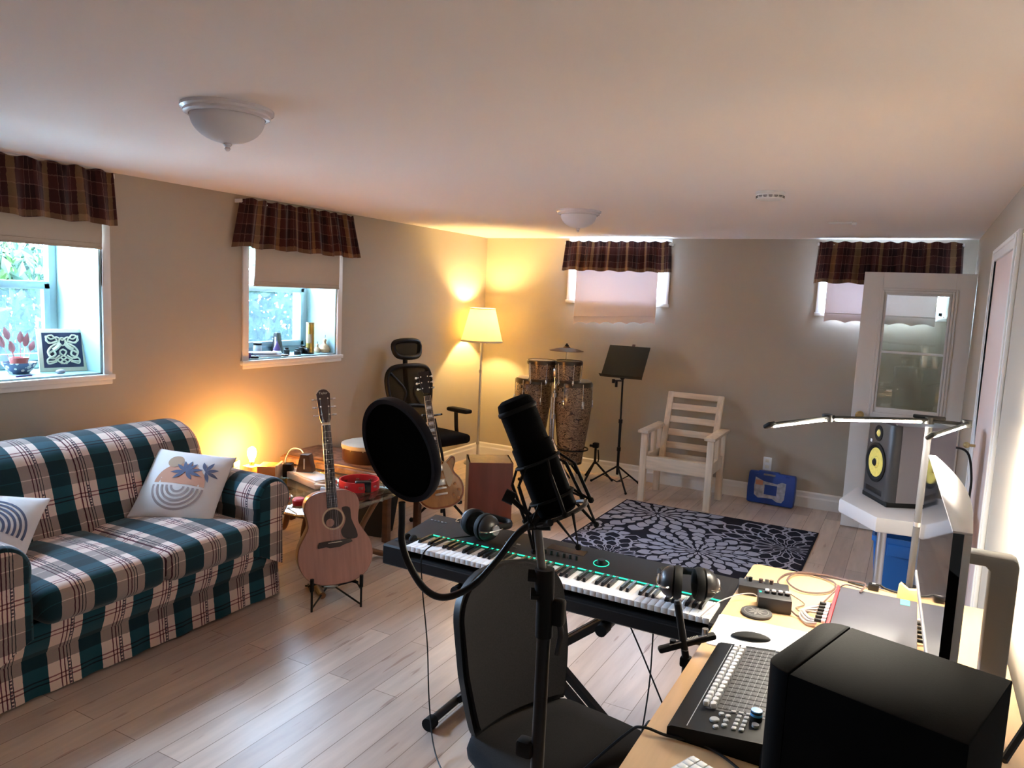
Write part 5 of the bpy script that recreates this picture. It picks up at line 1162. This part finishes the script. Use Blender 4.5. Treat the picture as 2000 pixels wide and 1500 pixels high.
# pedals
def pedal(label, x, y, rz, sx, sy, h, knobs, m='dark_grey', led=False, kb_='black'):
    t = dt('effect_box', label, 'effect box', x, y, rz); B().box((0, 0, h/2), (sx, sy, h), .004).build('enclosure', m, t)
    for k in range(knobs):
        q = (-.5+(k+.5)/knobs)*sx*.8+(.008 if led else 0)
        b = B(); b.lathe([(0, h), (.0075, h), (.0065, h+.013), (0, h+.014)], 18, c=(q, sy*.12, 0), caps=False); kn2 = b.build('knob', 'white_plastic' if led else kb_, t)
        if led: B().lathe([(.0, h), (.0085, h), (.0078, h+.008), (.0, h+.008)], 18, c=(q, sy*.12, 0), caps=False).build('knob_skirt', 'black', kn2)
    if led: B().cyl((-sx*.42, sy*.15, h), (-sx*.42, sy*.15, h+.002), .004).build('power_light', 'green_led', t)
    return t
t = pedal('long flat dark switch box at the far left desk corner', 3.652, 2.625, R(10), .165, .075, .034, 0)
for x, m in ((-.055, 'steel'), (-.045, 'black'), (-.01, 'copper_cable'), (.01, 'steel'), (.025, 'copper_cable')):
    b = B(); b.cyl((x, .015, .034), (x, .015, .048), .006, .007, n=12); b.build('toggle', m, t)
pedal('small dark headphone amplifier box with four pale knobs and a green light', 3.705, 2.515, R(12), .105, .075, .047, 4, led=True)
# coiled cables on desk
cable('cable', 'brown cable coiled in wide loops at the back of the desk', [(3.72, 2.66, .745), (3.68, 2.76, .737), (3.70, 2.87, .737), (3.78, 2.91, .737), (3.86, 2.86, .740), (3.85, 2.76, .738), (3.77, 2.71, .738), (3.71, 2.77, .743), (3.73, 2.88, .745), (3.82, 2.90, .748), (3.90, 2.86, .760), (3.96, 2.78, .786), (3.95, 2.70, .780)], .0032, 'copper_cable')
cable('cable', 'brown cable running from the amplifier box to the interface', [(3.757, 2.50, .745), (3.79, 2.48, .737), (3.80, 2.56, .735), (3.84, 2.64, .737), (3.87, 2.71, .76), (3.90, 2.74, .783), (3.96, 2.74, .781)], .003, 'copper_cable')
cable('cable', 'thin brown cable from the switch box past the jacks', [(3.74, 2.64, .745), (3.79, 2.60, .736), (3.77, 2.55, .736), (3.80, 2.52, .737), (3.836, 2.54, .750)], .002, 'copper_cable')
for i in range(3): cable('cable', ('outer', 'middle', 'inner')[i]+' loop of the pale grey cable bundle by the interface jacks', [(3.838, 2.57-i*.03, .752), (3.80-.004*i, 2.545-i*.01, .742), (3.79+.006*i, 2.49, .739+i*.006), (3.815+.004*i, 2.44+.006*i, .739+i*.006), (3.845, 2.44+.008*i, .744)], .0045, 'grey_cable')
cable('cable', 'grey headphone cord crossing from the keys to the amplifier box', [(3.50, 2.36, .705), (3.54, 2.43, .74), (3.59, 2.51, .752), (3.63, 2.54, .755), (3.655, 2.52, .755)], .0022, 'grey_cable')
cable('cable', 'black cord hanging over the desk corner next to the small keyboard', [(3.40, 1.60, .55), (3.52, 1.61, .70), (3.562, 1.60, .737), (3.62, 1.60, .736), (3.68, 1.612, .736), (3.73, 1.60, .736), (3.78, 1.57, .736), (3.84, 1.52, .736)], .0035, 'black')
cable('cable', 'black cord with a plug lying along the far desk edge', [(3.90, 2.92, .735), (3.97, 2.90, .738), (4.00, 2.915, .748), (4.03, 2.91, .738), (4.12, 2.90, .735), (4.22, 2.92, .735)], .004, 'black')
cable('cable', 'black cable dropping against the right wall behind the near speaker', [(4.24, 1.50, .95), (4.30, 1.62, 1.02), (4.34, 1.70, 1.12), (4.37, 1.72, 1.06), (4.372, 1.62, .90), (4.37, 1.50, .80), (4.33, 1.42, .76)], .0065, 'black')
t = dt('desk_switch', 'small black cube switch at the far desk edge', 'switch', 3.985, 2.895); B().box((0, 0, .012), (.035, .022, .024), .004).build('housing', 'black', t); B().box((0, 0, .025), (.012, .010, .004), .001).build('rocker', 'mid_grey', t)
t = dt('phone_holder', 'small notched wooden holder in front of the lamp pole', 'phone holder', 4.095, 2.86, R(0)); b = B(); b.prism([(-.035, 0), (.035, 0), (.032, .050), (.018, .044), (.0, .042), (-.012, .050), (-.026, .060), (-.032, .050)], -.012, .012, RX, .002); b.build('holder_body', 'desk_wood', t)
# small white keyboard
t = dt('computer_keyboard', 'white compact computer keyboard at the near desk edge', 'computer keyboard', 3.692, 1.398, R(68)); b = B(); b.box((0, 0, .006), (.28, .115, .010), .003); b.build('base', 'light_grey', t)
k0 = None
for r in range(5):
    for c in range(14):
        x, y = -.128+c*.0197, .042-r*.0205
        if k0 is None: k0 = B().box((0, 0, 0), (.0175, .0180, .005), .0015).build('key', 'white_plastic', t); k0.location = (x, y, .0125)
        else: o = k0.copy(); COL.objects.link(o); o.location = (x, y, .0125)

# ================================================================ MONITOR
t = thing('monitor', 'wide glossy monitor seen edge on with a pale curved back', 'monitor', (4.22, 2.10, DZ)); AT = at((4.22, 2.10, DZ))
N0 = Vector((4.135, 1.666, 0)); F0 = Vector((4.102, 2.528, 0)); dv = (F0-N0); nx = Vector((dv.y, -dv.x, 0)).normalized()
def mp_(u, th): return N0+dv*u+nx*th
outl = [mp_(0, 0.010), mp_(1, .010)]+[mp_(1-k/20, .033*k/20+.018*(1-k/20)+.032*math.sin(PI*k/20)) for k in range(21)]
b = B(AT); b.prism([(p.x, p.y) for p in outl[::-1]], .94, 1.297, None, .002); b.build('back_shell', 'monitor_white', t)
b = B(AT); q = [mp_(-.0015, 0), mp_(1, 0), mp_(1, .011), mp_(-.0015, .019)]; b.prism([(p.x, p.y) for p in q[::-1]], .945, 1.297); b.build('screen', 'screen_black', t, smooth=False)
b = B(AT); q2 = [mp_(-.002, -.001), mp_(1.001, -.001)]+outl[2:]; b.prism([(p.x, p.y) for p in q2[::-1]], 1.297, 1.302, None, .001); b.build('top_cap', 'monitor_white', t)
b = B(AT); q = [mp_(-.001, -.003), mp_(1.001, -.003), mp_(1.001, .012), mp_(-.001, .02)]; b.prism([(p.x, p.y) for p in q[::-1]], .930, .946, None, .002); b.build('chin', 'mid_grey', t)
b = B(AT); b.prism([(4.240, .74), (4.294, .74), (4.294, 1.150), (4.290, 1.163), (4.280, 1.168), (4.165, 1.168), (4.165, 1.140), (4.228, 1.140), (4.238, 1.130)], -2.070, -2.015, RX, .006); b.build('stand_column', 'brushed_dark', t)
mat('brushed_dark', (.22, .22, .23), .45, .2)
b = B(AT); b.box((4.235, 2.05, .737), (.13, .25, .012), .004); b.build('foot_plate', 'brushed', t)

# ================================================================ DESK LAMP with four LED bars
t = thing('desk_lamp', 'desk lamp with folding black light bars on a grey pole', 'desk lamp', (4.095, 2.905, DZ)); AT = at((4.095, 2.905, DZ))
b = B(AT); b.cyl((4.095, 2.905, DZ-.0+.03), (4.102, 2.905, 1.335), .011, n=20); b.build('pole', 'pole_grey', t)
mat('pole_grey', (.045, .045, .05), .5); 
b = B(AT); b.box((4.095, 2.915, DZ+.018), (.05, .05, .036), .006); b.build('clamp', 'black', t)
B(AT).cyl((4.098, 2.905, .985), (4.098, 2.905, 1.0), .0125, n=16).build('pole_joint', 'brushed', t)
LZ = 1.352
pH, pLe, pLt, pRe, pRt = Vector((4.10, 2.945, LZ)), Vector((3.795, 2.725, LZ)), Vector((3.655, 2.416, LZ)), Vector((4.212, 2.955, LZ)), Vector((4.100, 2.575, LZ))
def ledbar(p0, p1, tilt, w=.026, th=.010, lo=.08, hi=.92, lit=True):
    d = (p1-p0); L = d.length; d.normalize(); up = Vector((0, 0, 1)); sd = d.cross(up).normalized()
    up2 = (up*math.cos(tilt)+sd*math.sin(tilt)).normalized(); sd2 = d.cross(up2).normalized()
    T_ = AT @ Matrix(((d.x, sd2.x, up2.x, p0.x), (d.y, sd2.y, up2.y, p0.y), (d.z, sd2.z, up2.z, p0.z), (0, 0, 0, 1)))
    bar = B(T_).box((L/2, 0, 0), (L, w, th), .004).build('light_bar', 'black', t)
    B(T_).box((L*.02, 0, 0), (.035, w+.004, th+.005), .006).build('end_cap', 'rubber', bar); 
    if lit: B(T_).box(((lo+hi)/2*L, 0, -th/2-.0015), (L*(hi-lo), w*.26, .003), .001).build('led_strip', 'led_glow', bar)
# tilt sign turns the lit face sideways
ledbar(pLe, pH, R(-35)); ledbar(pLt, pLe, R(-35)); ledbar(pRe, pH, R(0), lit=False); ledbar(pRt, pRe, R(-40))
for p in (pH, pLe, pRe): b = B(AT); b.cyl(p-Vector((0, 0, .010)), p+Vector((0, 0, .014)), .017, n=18); b.build('hinge', 'black', t)
b = B(AT); b.box(pH+Vector((.0, .0, .012)), (.10, .024, .012), .004); b.build('hub', 'black', t)

# ================================================================ SPEAKERS, FAR STAND, BIN
def studio_speaker(label, loc, face, dark):
    # local: front towards -x
    t = thing('studio_speaker', label, 'speaker', loc, face); w, h, d = .275, .385, .312
    body = 'near_black' if dark else 'speaker_body'
    b = B(); P = []
    for sy in (1, -1):
        for k in range(6):
            a = PI/2*k/5; P.append((-d/2+.045*(1-math.cos(a)) if False else 0, 0))
    pl = [(d/2, -w/2), (d/2, w/2)]+[(-d/2+.04-.04*math.sin(a), w/2-.04+.04*math.cos(a)) for a in [PI/2*k/6 for k in range(7)]]+[(-d/2+.04-.04*math.cos(a), -w/2+.04-.04*math.sin(a)) for a in [PI/2*k/6 for k in range(7)]]
    bd = [p for p in pl if p[0] > -d/2+.045]+[(-d/2+.046, w/2), (-d/2+.046, -w/2)]
    b.prism([(d/2, -w/2), (d/2, w/2), (-d/2+.0475, w/2), (-d/2+.0475, -w/2)], 0, h, None, .004); b.build('cabinet', body, t)
    fp = [(-d/2+.046, w/2)]+[(-d/2+.04-.04*math.sin(a), w/2-.04+.04*math.cos(a)) for a in [PI/2*k/6 for k in range(7)]]+[(-d/2+.04-.04*math.cos(a), -w/2+.04-.04*math.sin(a)) for a in [PI/2*k/6 for k in range(7)]]+[(-d/2+.046, -w/2)]
    b = B(); b.prism(fp, .0, h, None, .003); b.build('front_baffle', body if dark else 'speaker_front', t)
    FX = Matrix.Translation((-d/2, 0, 0)) @ Matrix.Rotation(R(-90), 4, 'Y')
    b = B(Matrix.Translation((0, 0, .175)) @ FX); b.lathe([(.100, 0), (.100, .006), (.088, .009), (.078, .003), (.074, 0)], 44, caps=False); wf = b.build('woofer_surround', 'rubber', t)
    b = B(Matrix.Translation((0, 0, .175)) @ FX); b.lathe([(.074, .003), (.030, -.0+.001), (.030, .001)], 44, caps=False); b.lathe([(0, .014), (.015, .012), (.027, .004), (.029, .001)], 30, caps=False); b.build('cone', 'kevlar', wf)
    b = B(Matrix.Translation((0, 0, .175)) @ FX); b.lathe([(0, .018), (.012, .016), (.020, .009)], 24, caps=False); b.build('dust_cap', 'rubber', wf)
    b = B(Matrix.Translation((0, .0, .325)) @ FX); b.lathe([(.040, 0), (.040, .003), (.022, .001)], 36, caps=False); tw = b.build('tweeter_guide', 'rubber', t)
    b = B(Matrix.Translation((0, .0, .325)) @ FX); b.lathe([(0, .010), (.010, .008), (.018, .002)], 24, caps=False); b.build('tweeter_dome', 'kevlar', tw)
    B().box((-d/2-.001, .070, .275), (.003, .016, .016), .001).build('brand_badge', 'white_plastic', t)
    b = B(); b.box((-d/2+.002, 0, .030), (.006, .17, .028), .002); b.build('port_slot', 'black', t)
    return t
fr1 = math.atan2(.26, .13)   # see the two placements below
sp1 = studio_speaker('grey studio speaker with yellow cones on the far white stand', (4.052, 4.250, .785), R(28), False)
sp2 = studio_speaker('big black speaker in the near right corner of the desk', (4.045, 1.372, DZ), R(-16), True)
B().box((0, 0, -.0125), (.30, .26, .025), .004).build('foam_pad', 'rubber', sp1)
t = thing('speaker_stand', 'white topped speaker stand with grey posts behind the desk', 'speaker stand', (4.03, 4.22, 0)); AT = at((4.03, 4.22, 0))
b = B(AT); b.prism([(3.765, 4.12), (3.95, 3.845), (4.32, 3.90), (4.345, 4.45), (3.82, 4.45)], .685, .760, None, .012); b.build('top_board', 'stand_white', t)
for x, y in ((3.975, 4.14), (4.16, 4.20)): b = B(AT); b.cyl((x, y, .02), (x, y, .69), .022, n=20); b.build('post', 'brushed', t)
b = B(AT); b.prism([(3.85, 4.0), (4.28, 4.0), (4.28, 4.42), (3.85, 4.42)], 0, .022, None, .005); b.build('base_plate', 'dark_grey', t)
for x in (4.03, 4.20): B(AT).box((x, 3.861+(x-3.95)*.149, .725), (.06, .004, .004), 0, Matrix.Rotation(.15, 4, 'Z')).build('slot', 'dark_grey', t)
t = thing('recycling_bin', 'blue plastic recycling bin on the floor behind the speaker stand', 'bin', (4.08, 4.92, 0))
b = B(); 
def bin_ring(z, hx, hy): return [(x, y, z) for x, y in rrect(hx, hy, .03, 4)]
rs = [bin_ring(0, .125, .155), bin_ring(.40, .155, .195), bin_ring(.40, .165, .205), bin_ring(.43, .165, .205), bin_ring(.43, .152, .192), bin_ring(.02, .118, .148)]; n = len(rs[0])
b.add(sum(rs, []), [(k*n+i, k*n+(i+1) % n, (k+1)*n+(i+1) % n, (k+1)*n+i) for k in range(5) for i in range(n)]+[tuple(range(n))[::-1], tuple(range(5*n, 6*n))]); b.build('bin_body', 'bin_blue', t)
b = B(); b.bx(-.08, .08, -.215, -.200, .33, .40, .004); b.build('handle', 'bin_blue', t)
cable('cable', 'dark power cable arching behind the far speaker', [(4.17, 4.33, 1.0), (4.24, 4.42, 1.04), (4.32, 4.46, 1.02), (4.35, 4.46, .9), (4.352, 4.46, .77)], .006, 'dark_grey')

# ================================================================ NEAR CHAIR
t = thing('task_chair', 'dark padded task chair in front of the desk', 'chair', (3.285, 1.80, 0), R(-20))
def seatpoly(s=1): return cat2([(-.20*s, -.175*s), (-.10*s, -.215*s), (.08*s, -.245*s), (.20*s, -.215*s), (.235*s, -.10*s), (.24*s, 0), (.235*s, .10*s), (.20*s, .215*s), (.08*s, .245*s), (-.10*s, .215*s), (-.20*s, .175*s), (-.225*s, 0)], 5)
b = B(); zz = [(.93, .425), (1.0, .44), (1.01, .46), (.99, .478), (.93, .487), (.6, .490), (.2, .488)]; rings = [seatpoly(s) for s, _ in zz]; n = len(rings[0])
b.add([(x, y, z) for (s, z), r_ in zip(zz, rings) for x, y in r_], [(k*n+i, k*n+(i+1) % n, (k+1)*n+(i+1) % n, (k+1)*n+i) for k in range(len(zz)-1) for i in range(n)]+[tuple(range(n))[::-1], tuple(range((len(zz)-1)*n, len(zz)*n))]); b.build('seat', 'seat_dark', t, ang=60)
b = B(); b.prism(seatpoly(.92), .400, .428); b.build('seat_pan', 'black', t)
def backw(v): return .222*(1-max(0, (v-.55)/.45)**2.6*.55)*(.70+.30*min(1, v/.5)**.8)
def backfn(th, sc_=1):
    def f(u, v):
        y = (u-.5)*2; z = .49+.44*v; w = backw(v)*sc_
        if v > .8: pass
        x = -.205-.085*v**.9 - th + .045*(y*y)*1.0 - .0
        top = .035*(y*y)*(v**5)
        return (x, y*w, (z-top)*1.0 if sc_ == 1 else .49+.44*(.5+(v-.5)*sc_)-top)
    return f
def rounded_back(th, sc_, z0, z1, m, name):
    # profile with a round top: width shrinks like an arc over the last part
    def f(u, v):
        y = (u-.5)*2; z = z0+(z1-z0)*v
        a = max(0, (v-.68)/.32); w = .207*sc_*math.sqrt(max(0.0, 1-a**2.6)) * (.84+.16*min(1, v/.40)**.7) + .0
        return (-.200-.09*v-th+.9*(y*w)**2, y*w, z)
    return f
b = B(); f1 = rounded_back(0, 1, .492, .932, 0, ''); f2 = rounded_back(.026, 1, .492, .925, 0, '')
b.grid(f1, 24, 40); b.grid(f2, 24, 40)
for ue in (0, 1): b.grid(lambda u, v: tuple(Vector(f1(ue, v)).lerp(Vector(f2(ue, v)), u)), 3, 40)
b.grid(lambda u, v: tuple(Vector(f1(u, 0)).lerp(Vector(f2(u, 0)), v)), 24, 2); b.build('back_shell', 'black', t, ang=50)
b = B(); f3 = rounded_back(-.012, .93, .512, .922, 0, ''); f4 = rounded_back(.0, .945, .510, .925, 0, '')
b.grid(f3, 24, 40); 
for ue in (0, 1): b.grid(lambda u, v: tuple(Vector(f3(ue, v)).lerp(Vector(f4(ue, v)), u)), 2, 40)
b.grid(lambda u, v: tuple(Vector(f3(u, 0)).lerp(Vector(f4(u, 0)), v)), 24, 2); b.build('back_pad', 'chair_back', t, ang=50)
for s in (-1, 1): b = B(); b.tube([(-.10, s*.13, .41), (-.20, s*.135, .41), (-.225, s*.13, .47), (-.235, s*.13, .60)], .016, 8); b.build('back_bracket', 'black', t)
B().cyl((0, 0, .10), (0, 0, .41), .026).build('gas_column', 'dark_grey', t)
for k in range(5):
    a = 2*PI*k/5; c, s = math.cos(a), math.sin(a); b = B(); b.tube([(0, 0, .12), (.14*c, .14*s, .10), (.27*c, .27*s, .072)], lambda q: .022-.008*q, 8); lg = b.build('base_leg', 'black', t)
    B().cyl((.27*c-.02*s, .27*s+.02*c, .028), (.27*c+.02*s, .27*s-.02*c, .028), .028, n=16).build('caster', 'rubber', lg)

# ================================================================ CLAMP STAND WITH SMALL MICROPHONE BESIDE THE KEYS
t = thing('stereo_bar_stand', 'black stand with a slim pencil microphone and a slotted cross bar by the desk edge', 'microphone stand', (3.545, 2.052, 0)); AT = at((3.545, 2.052, 0))
b = B(AT); b.cyl((3.545, 2.052, .03), (3.543, 2.054, .70), .0115, n=14); b.build('lower_tube', 'black', t)
b = B(AT); b.cyl((3.545, 2.052, 0), (3.545, 2.052, .03), .055, .045, n=28); b.build('round_base', 'black', t)
b = B(AT); b.box((3.540, 2.058, .752), (.170, .026, .018), .007, Matrix.Rotation(R(30), 4, 'Z') @ Matrix.Rotation(R(-17), 4, 'Y')); br_ = b.build('cross_bar', 'black', t)
b = B(AT); b.box((3.545, 2.049, .764), (.11, .003, .003), .001, Matrix.Rotation(R(30), 4, 'Z') @ Matrix.Rotation(R(-17), 4, 'Y')); b.build('slot_edge', 'light_grey', br_)
RB = Matrix.Rotation(R(30), 4, 'Z') @ Matrix.Rotation(R(-17), 4, 'Y')
tx = text('lettering', 'RODE', .012, 'ivory', t, AT @ (Vector((3.540, 2.058, .752)) + RB @ Vector((.020, .003, .0094))), RB.to_euler())
for x, y, z in ((3.583, 2.085, .77), (3.505, 2.035, .735)): b = B(AT); b.cyl((x, y, z), (x, y, z+.025), .009, n=12); b.build('thread_post', 'steel' if x > 3.55 else 'black', t)
b = B(AT); b.cyl((3.547, 2.045, .695), (3.507, 2.052, .862), .0105, n=18); mc = b.build('pencil_microphone', 'black_satin', t)
b = B(AT); b.cyl((3.507, 2.052, .862), (3.5045, 2.0525, .872), .0108, .009, n=18); b.build('mic_grille', 'dark_grey', mc); b = B(AT); b.lathe([(.0108, 0), (.0112, .001), (.0108, .002)], 18, c=(3.5375, 2.0466, .735)); b.build('mic_ring', 'brushed', mc)
b = B(AT); b.box((3.542, 2.05, .70), (.03, .03, .03), .006); b.build('clamp', 'rubber', t)

# ================================================================ FOREGROUND MICROPHONE STAND, SHOCK MOUNT, MICROPHONE, POP FILTER
t = thing('microphone_stand', 'black microphone stand in the foreground with a silver upper tube', 'microphone stand', (3.547, 1.078, 0)); AT = at((3.547, 1.078, 0)); PX, PY = 3.5405, 1.078
b = B(AT); b.cyl((PX, PY, 0), (PX, PY, .018), .135, .130, n=48); b.cyl((PX, PY, .018), (PX, PY, .05), .03, .016, n=24); b.build('round_base', 'black', t)
b = B(AT); b.cyl((PX, PY, .03), (PX-.001, PY, 1.175), .0115, n=20); b.build('lower_tube', 'black_satin', t)
b = B(AT); b.cyl((PX-.001, PY, 1.16), (PX-.003, PY+.002, 1.245), .0145, n=20); b.build('clutch', 'rubber', t)
b = B(AT); b.box((PX+.019, PY+.010, 1.203), (.022, .022, .045), .006); b.build('clutch_lever', 'rubber', t)
b = B(AT); b.tube([(PX+.02, PY+.01, 1.19), (PX+.024, PY+.012, 1.165), (PX+.020, PY+.010, 1.13)], .005, 8); b.build('lever_tail', 'dark_grey', t)
for z, dx in ((1.262, -.030), (1.232, -.024)): b = B(AT); b.cyl((PX-.005, PY, z), (PX+dx, PY-.01, z), .0105, n=8); b.build('boom_knob', 'rubber', t)
b = B(AT); b.cyl((PX-.004, PY, 1.235), (PX-.006, PY+.001, 1.275), .0165, n=18); b.build('boom_joint', 'rubber', t)
b = B(AT); b.cyl((PX-.005, PY+.001, 1.24), (3.512, 1.086, 1.352), .0072, n=16); b.build('upper_tube', 'tube_grey', t)
mat('tube_grey', (.16, .155, .15), .4, .3)
b = B(AT); b.box((PX-.022, PY-.004, .958), (.030, .026, .030), .006); b.build('cable_clip', 'rubber', t)
mA, mB = Vector((3.452, 1.094, 1.550)), Vector((3.5385, 1.113, 1.362)); ax = (mB-mA).normalized()
t = thing('condenser_microphone', 'large black condenser microphone tilted in its shock mount', 'microphone', mB); AT = at(mB)
Q = Matrix.Translation(mA) @ ax.to_track_quat('Z', 'Y').to_matrix().to_4x4(); ML = (mB-mA).length
b = B(AT @ Q); b.lathe([(0, .0), (.020, .001), (.029, .006), (.0315, .016), (.0315, ML*.40), (.0300, ML*.405)], 44, caps=False); b.build('grille_head', 'mic_mesh', t)
mat('mic_mesh', (.002, .002, .002), .85, spec=.1, bump=(900, .6))
b = B(AT @ Q); b.lathe([(.0335, ML*.40), (.0345, ML*.41), (.0345, ML*.975), (.030, ML), (0, ML)], 44, caps=False); b.build('mic_body', 'black_matte', t)
b = B(AT @ Q); b.lathe([(.0325, .018), (.034, .020), (.034, .024), (.0325, .026)], 44, caps=False); b.build('top_ring', 'rubber', t)
b = B(AT @ Q); b.sphere((.0, .0348, ML*.52), .0016, 8); b.sphere((.010, .034, ML*.52), .0012, 8); b.sphere((.015, -.031, ML*.50), .0018, 8); b.build('body_screw', 'chrome', t)
t = thing('shock_mount', 'black elastic shock mount cradle round the microphone', 'shock mount', (3.512, 1.086, 1.352)); AT = at((3.512, 1.086, 1.352))
def rg(z, r, a0=0, a1=2*PI, n=24): return [Q @ Vector((r*math.cos(a0+(a1-a0)*k/n), r*math.sin(a0+(a1-a0)*k/n), z)) for k in range(n+1)]
for z, r, rr in ((ML*.55, .038, .0025), (ML*.86, .038, .0025)): b = B(AT); b.tube(rg(z, r)[:-1], rr, 6, closed=True, sub=1); b.build('inner_ring', 'rubber', t)
for z, r, rr in ((ML*1.0, .050, .0036),): b = B(AT); b.tube(rg(z, r)[:-1], rr, 6, closed=True, sub=1); b.build('outer_ring', 'dark_grey', t)
for k in range(6):
    a = 2*PI*k/6+.3; p = [Q @ Vector((r*math.cos(a+o_), r*math.sin(a+o_), z)) for r, o_, z in ((.038, 0, ML*.55), (.058, .25, ML*.66), (.062, .3, ML*.98), (.038, .1, ML*.86))]
    b = B(AT); b.tube([p[0], p[1]], .0022, 5, sub=1); b.tube([p[1], p[2]], .003, 6, sub=1); b.tube([p[2], p[3]], .0022, 5, sub=1); b.sphere(p[2], .0055, 8); b.build('arm', 'rubber', t)
for k in (0, 2, 4):
    a = 2*PI*k/6+.6; p = [Q @ Vector((r*math.cos(a+o_), r*math.sin(a+o_), z)) for r, o_, z in ((.056, -.25, ML*1.0), (.068, 0, ML*1.24), (.056, .25, ML*1.0))]
    b = B(AT); b.tube(p, .0028, 6, sub=1); b.sphere(p[1], .0055, 8); b.build('corner_post', 'rubber', t)
e = Q @ Vector((-.058, 0, ML*1.0)); b = B(AT); b.tube([e, (3.515, 1.083, 1.345)], .006, 8, sub=1); b.cyl((3.500, 1.080, 1.345), (3.535, 1.092, 1.348), .011, n=14); b.build('swivel', 'rubber', t)
b = B(AT); b.cyl((3.478, 1.068, 1.385), (3.462, 1.062, 1.392), .011, n=10); b.tube([(3.512, 1.083, 1.352), (3.47, 1.065, 1.388)], .0045, 6, sub=1); b.build('clamp_screw', 'rubber', t)
t = thing('pop_filter', 'round black pop filter on a curved gooseneck', 'pop filter', (3.325, .957, 1.465)); AT = at((3.325, .957, 1.465))
fw, rt, upv = _f, _r, _u; Nn = (-fw*math.cos(R(47)) + (-rt*.908-upv*.42)*math.sin(R(47))).normalized()
Pq = Matrix.Translation((3.325, .957, 1.465)) @ Nn.to_track_quat('Z', 'Y').to_matrix().to_4x4()
b = B(AT @ Pq); b.lathe([(.080, -.006), (.088, -.007), (.0895, 0), (.088, .007), (.080, .006), (.080, -.006)], 64, caps=False); b.build('hoop', 'pop_rim', t)
mat('pop_rim', (.004, .004, .013), .5, spec=.25)
for z in (-.0035, .0035): b = B(AT @ Pq); b.lathe([(0, z-.0003), (.0805, z-.0003), (.0805, z+.0003), (0, z+.0003)], 64, caps=False); b.build('mesh_screen', 'pop_mesh', t)
mat('pop_mesh', (.002, .002, .0022), .95, spec=.05)
b = B(AT); b.tube([(3.328, .962, 1.378), (3.327, .965, 1.345), (3.328, .965, 1.31), (3.345, .966, 1.272), (3.372, .974, 1.236), (3.402, .988, 1.226), (3.440, 1.010, 1.248), (3.470, 1.034, 1.290), (3.492, 1.052, 1.330), (3.512, 1.066, 1.352)], .0058, 12, sub=8); b.build('gooseneck', 'black_satin', t)
b = B(AT); b.cyl((3.512, 1.066, 1.352), (3.520, 1.076, 1.36), .011, n=14); b.build('clamp', 'rubber', t)
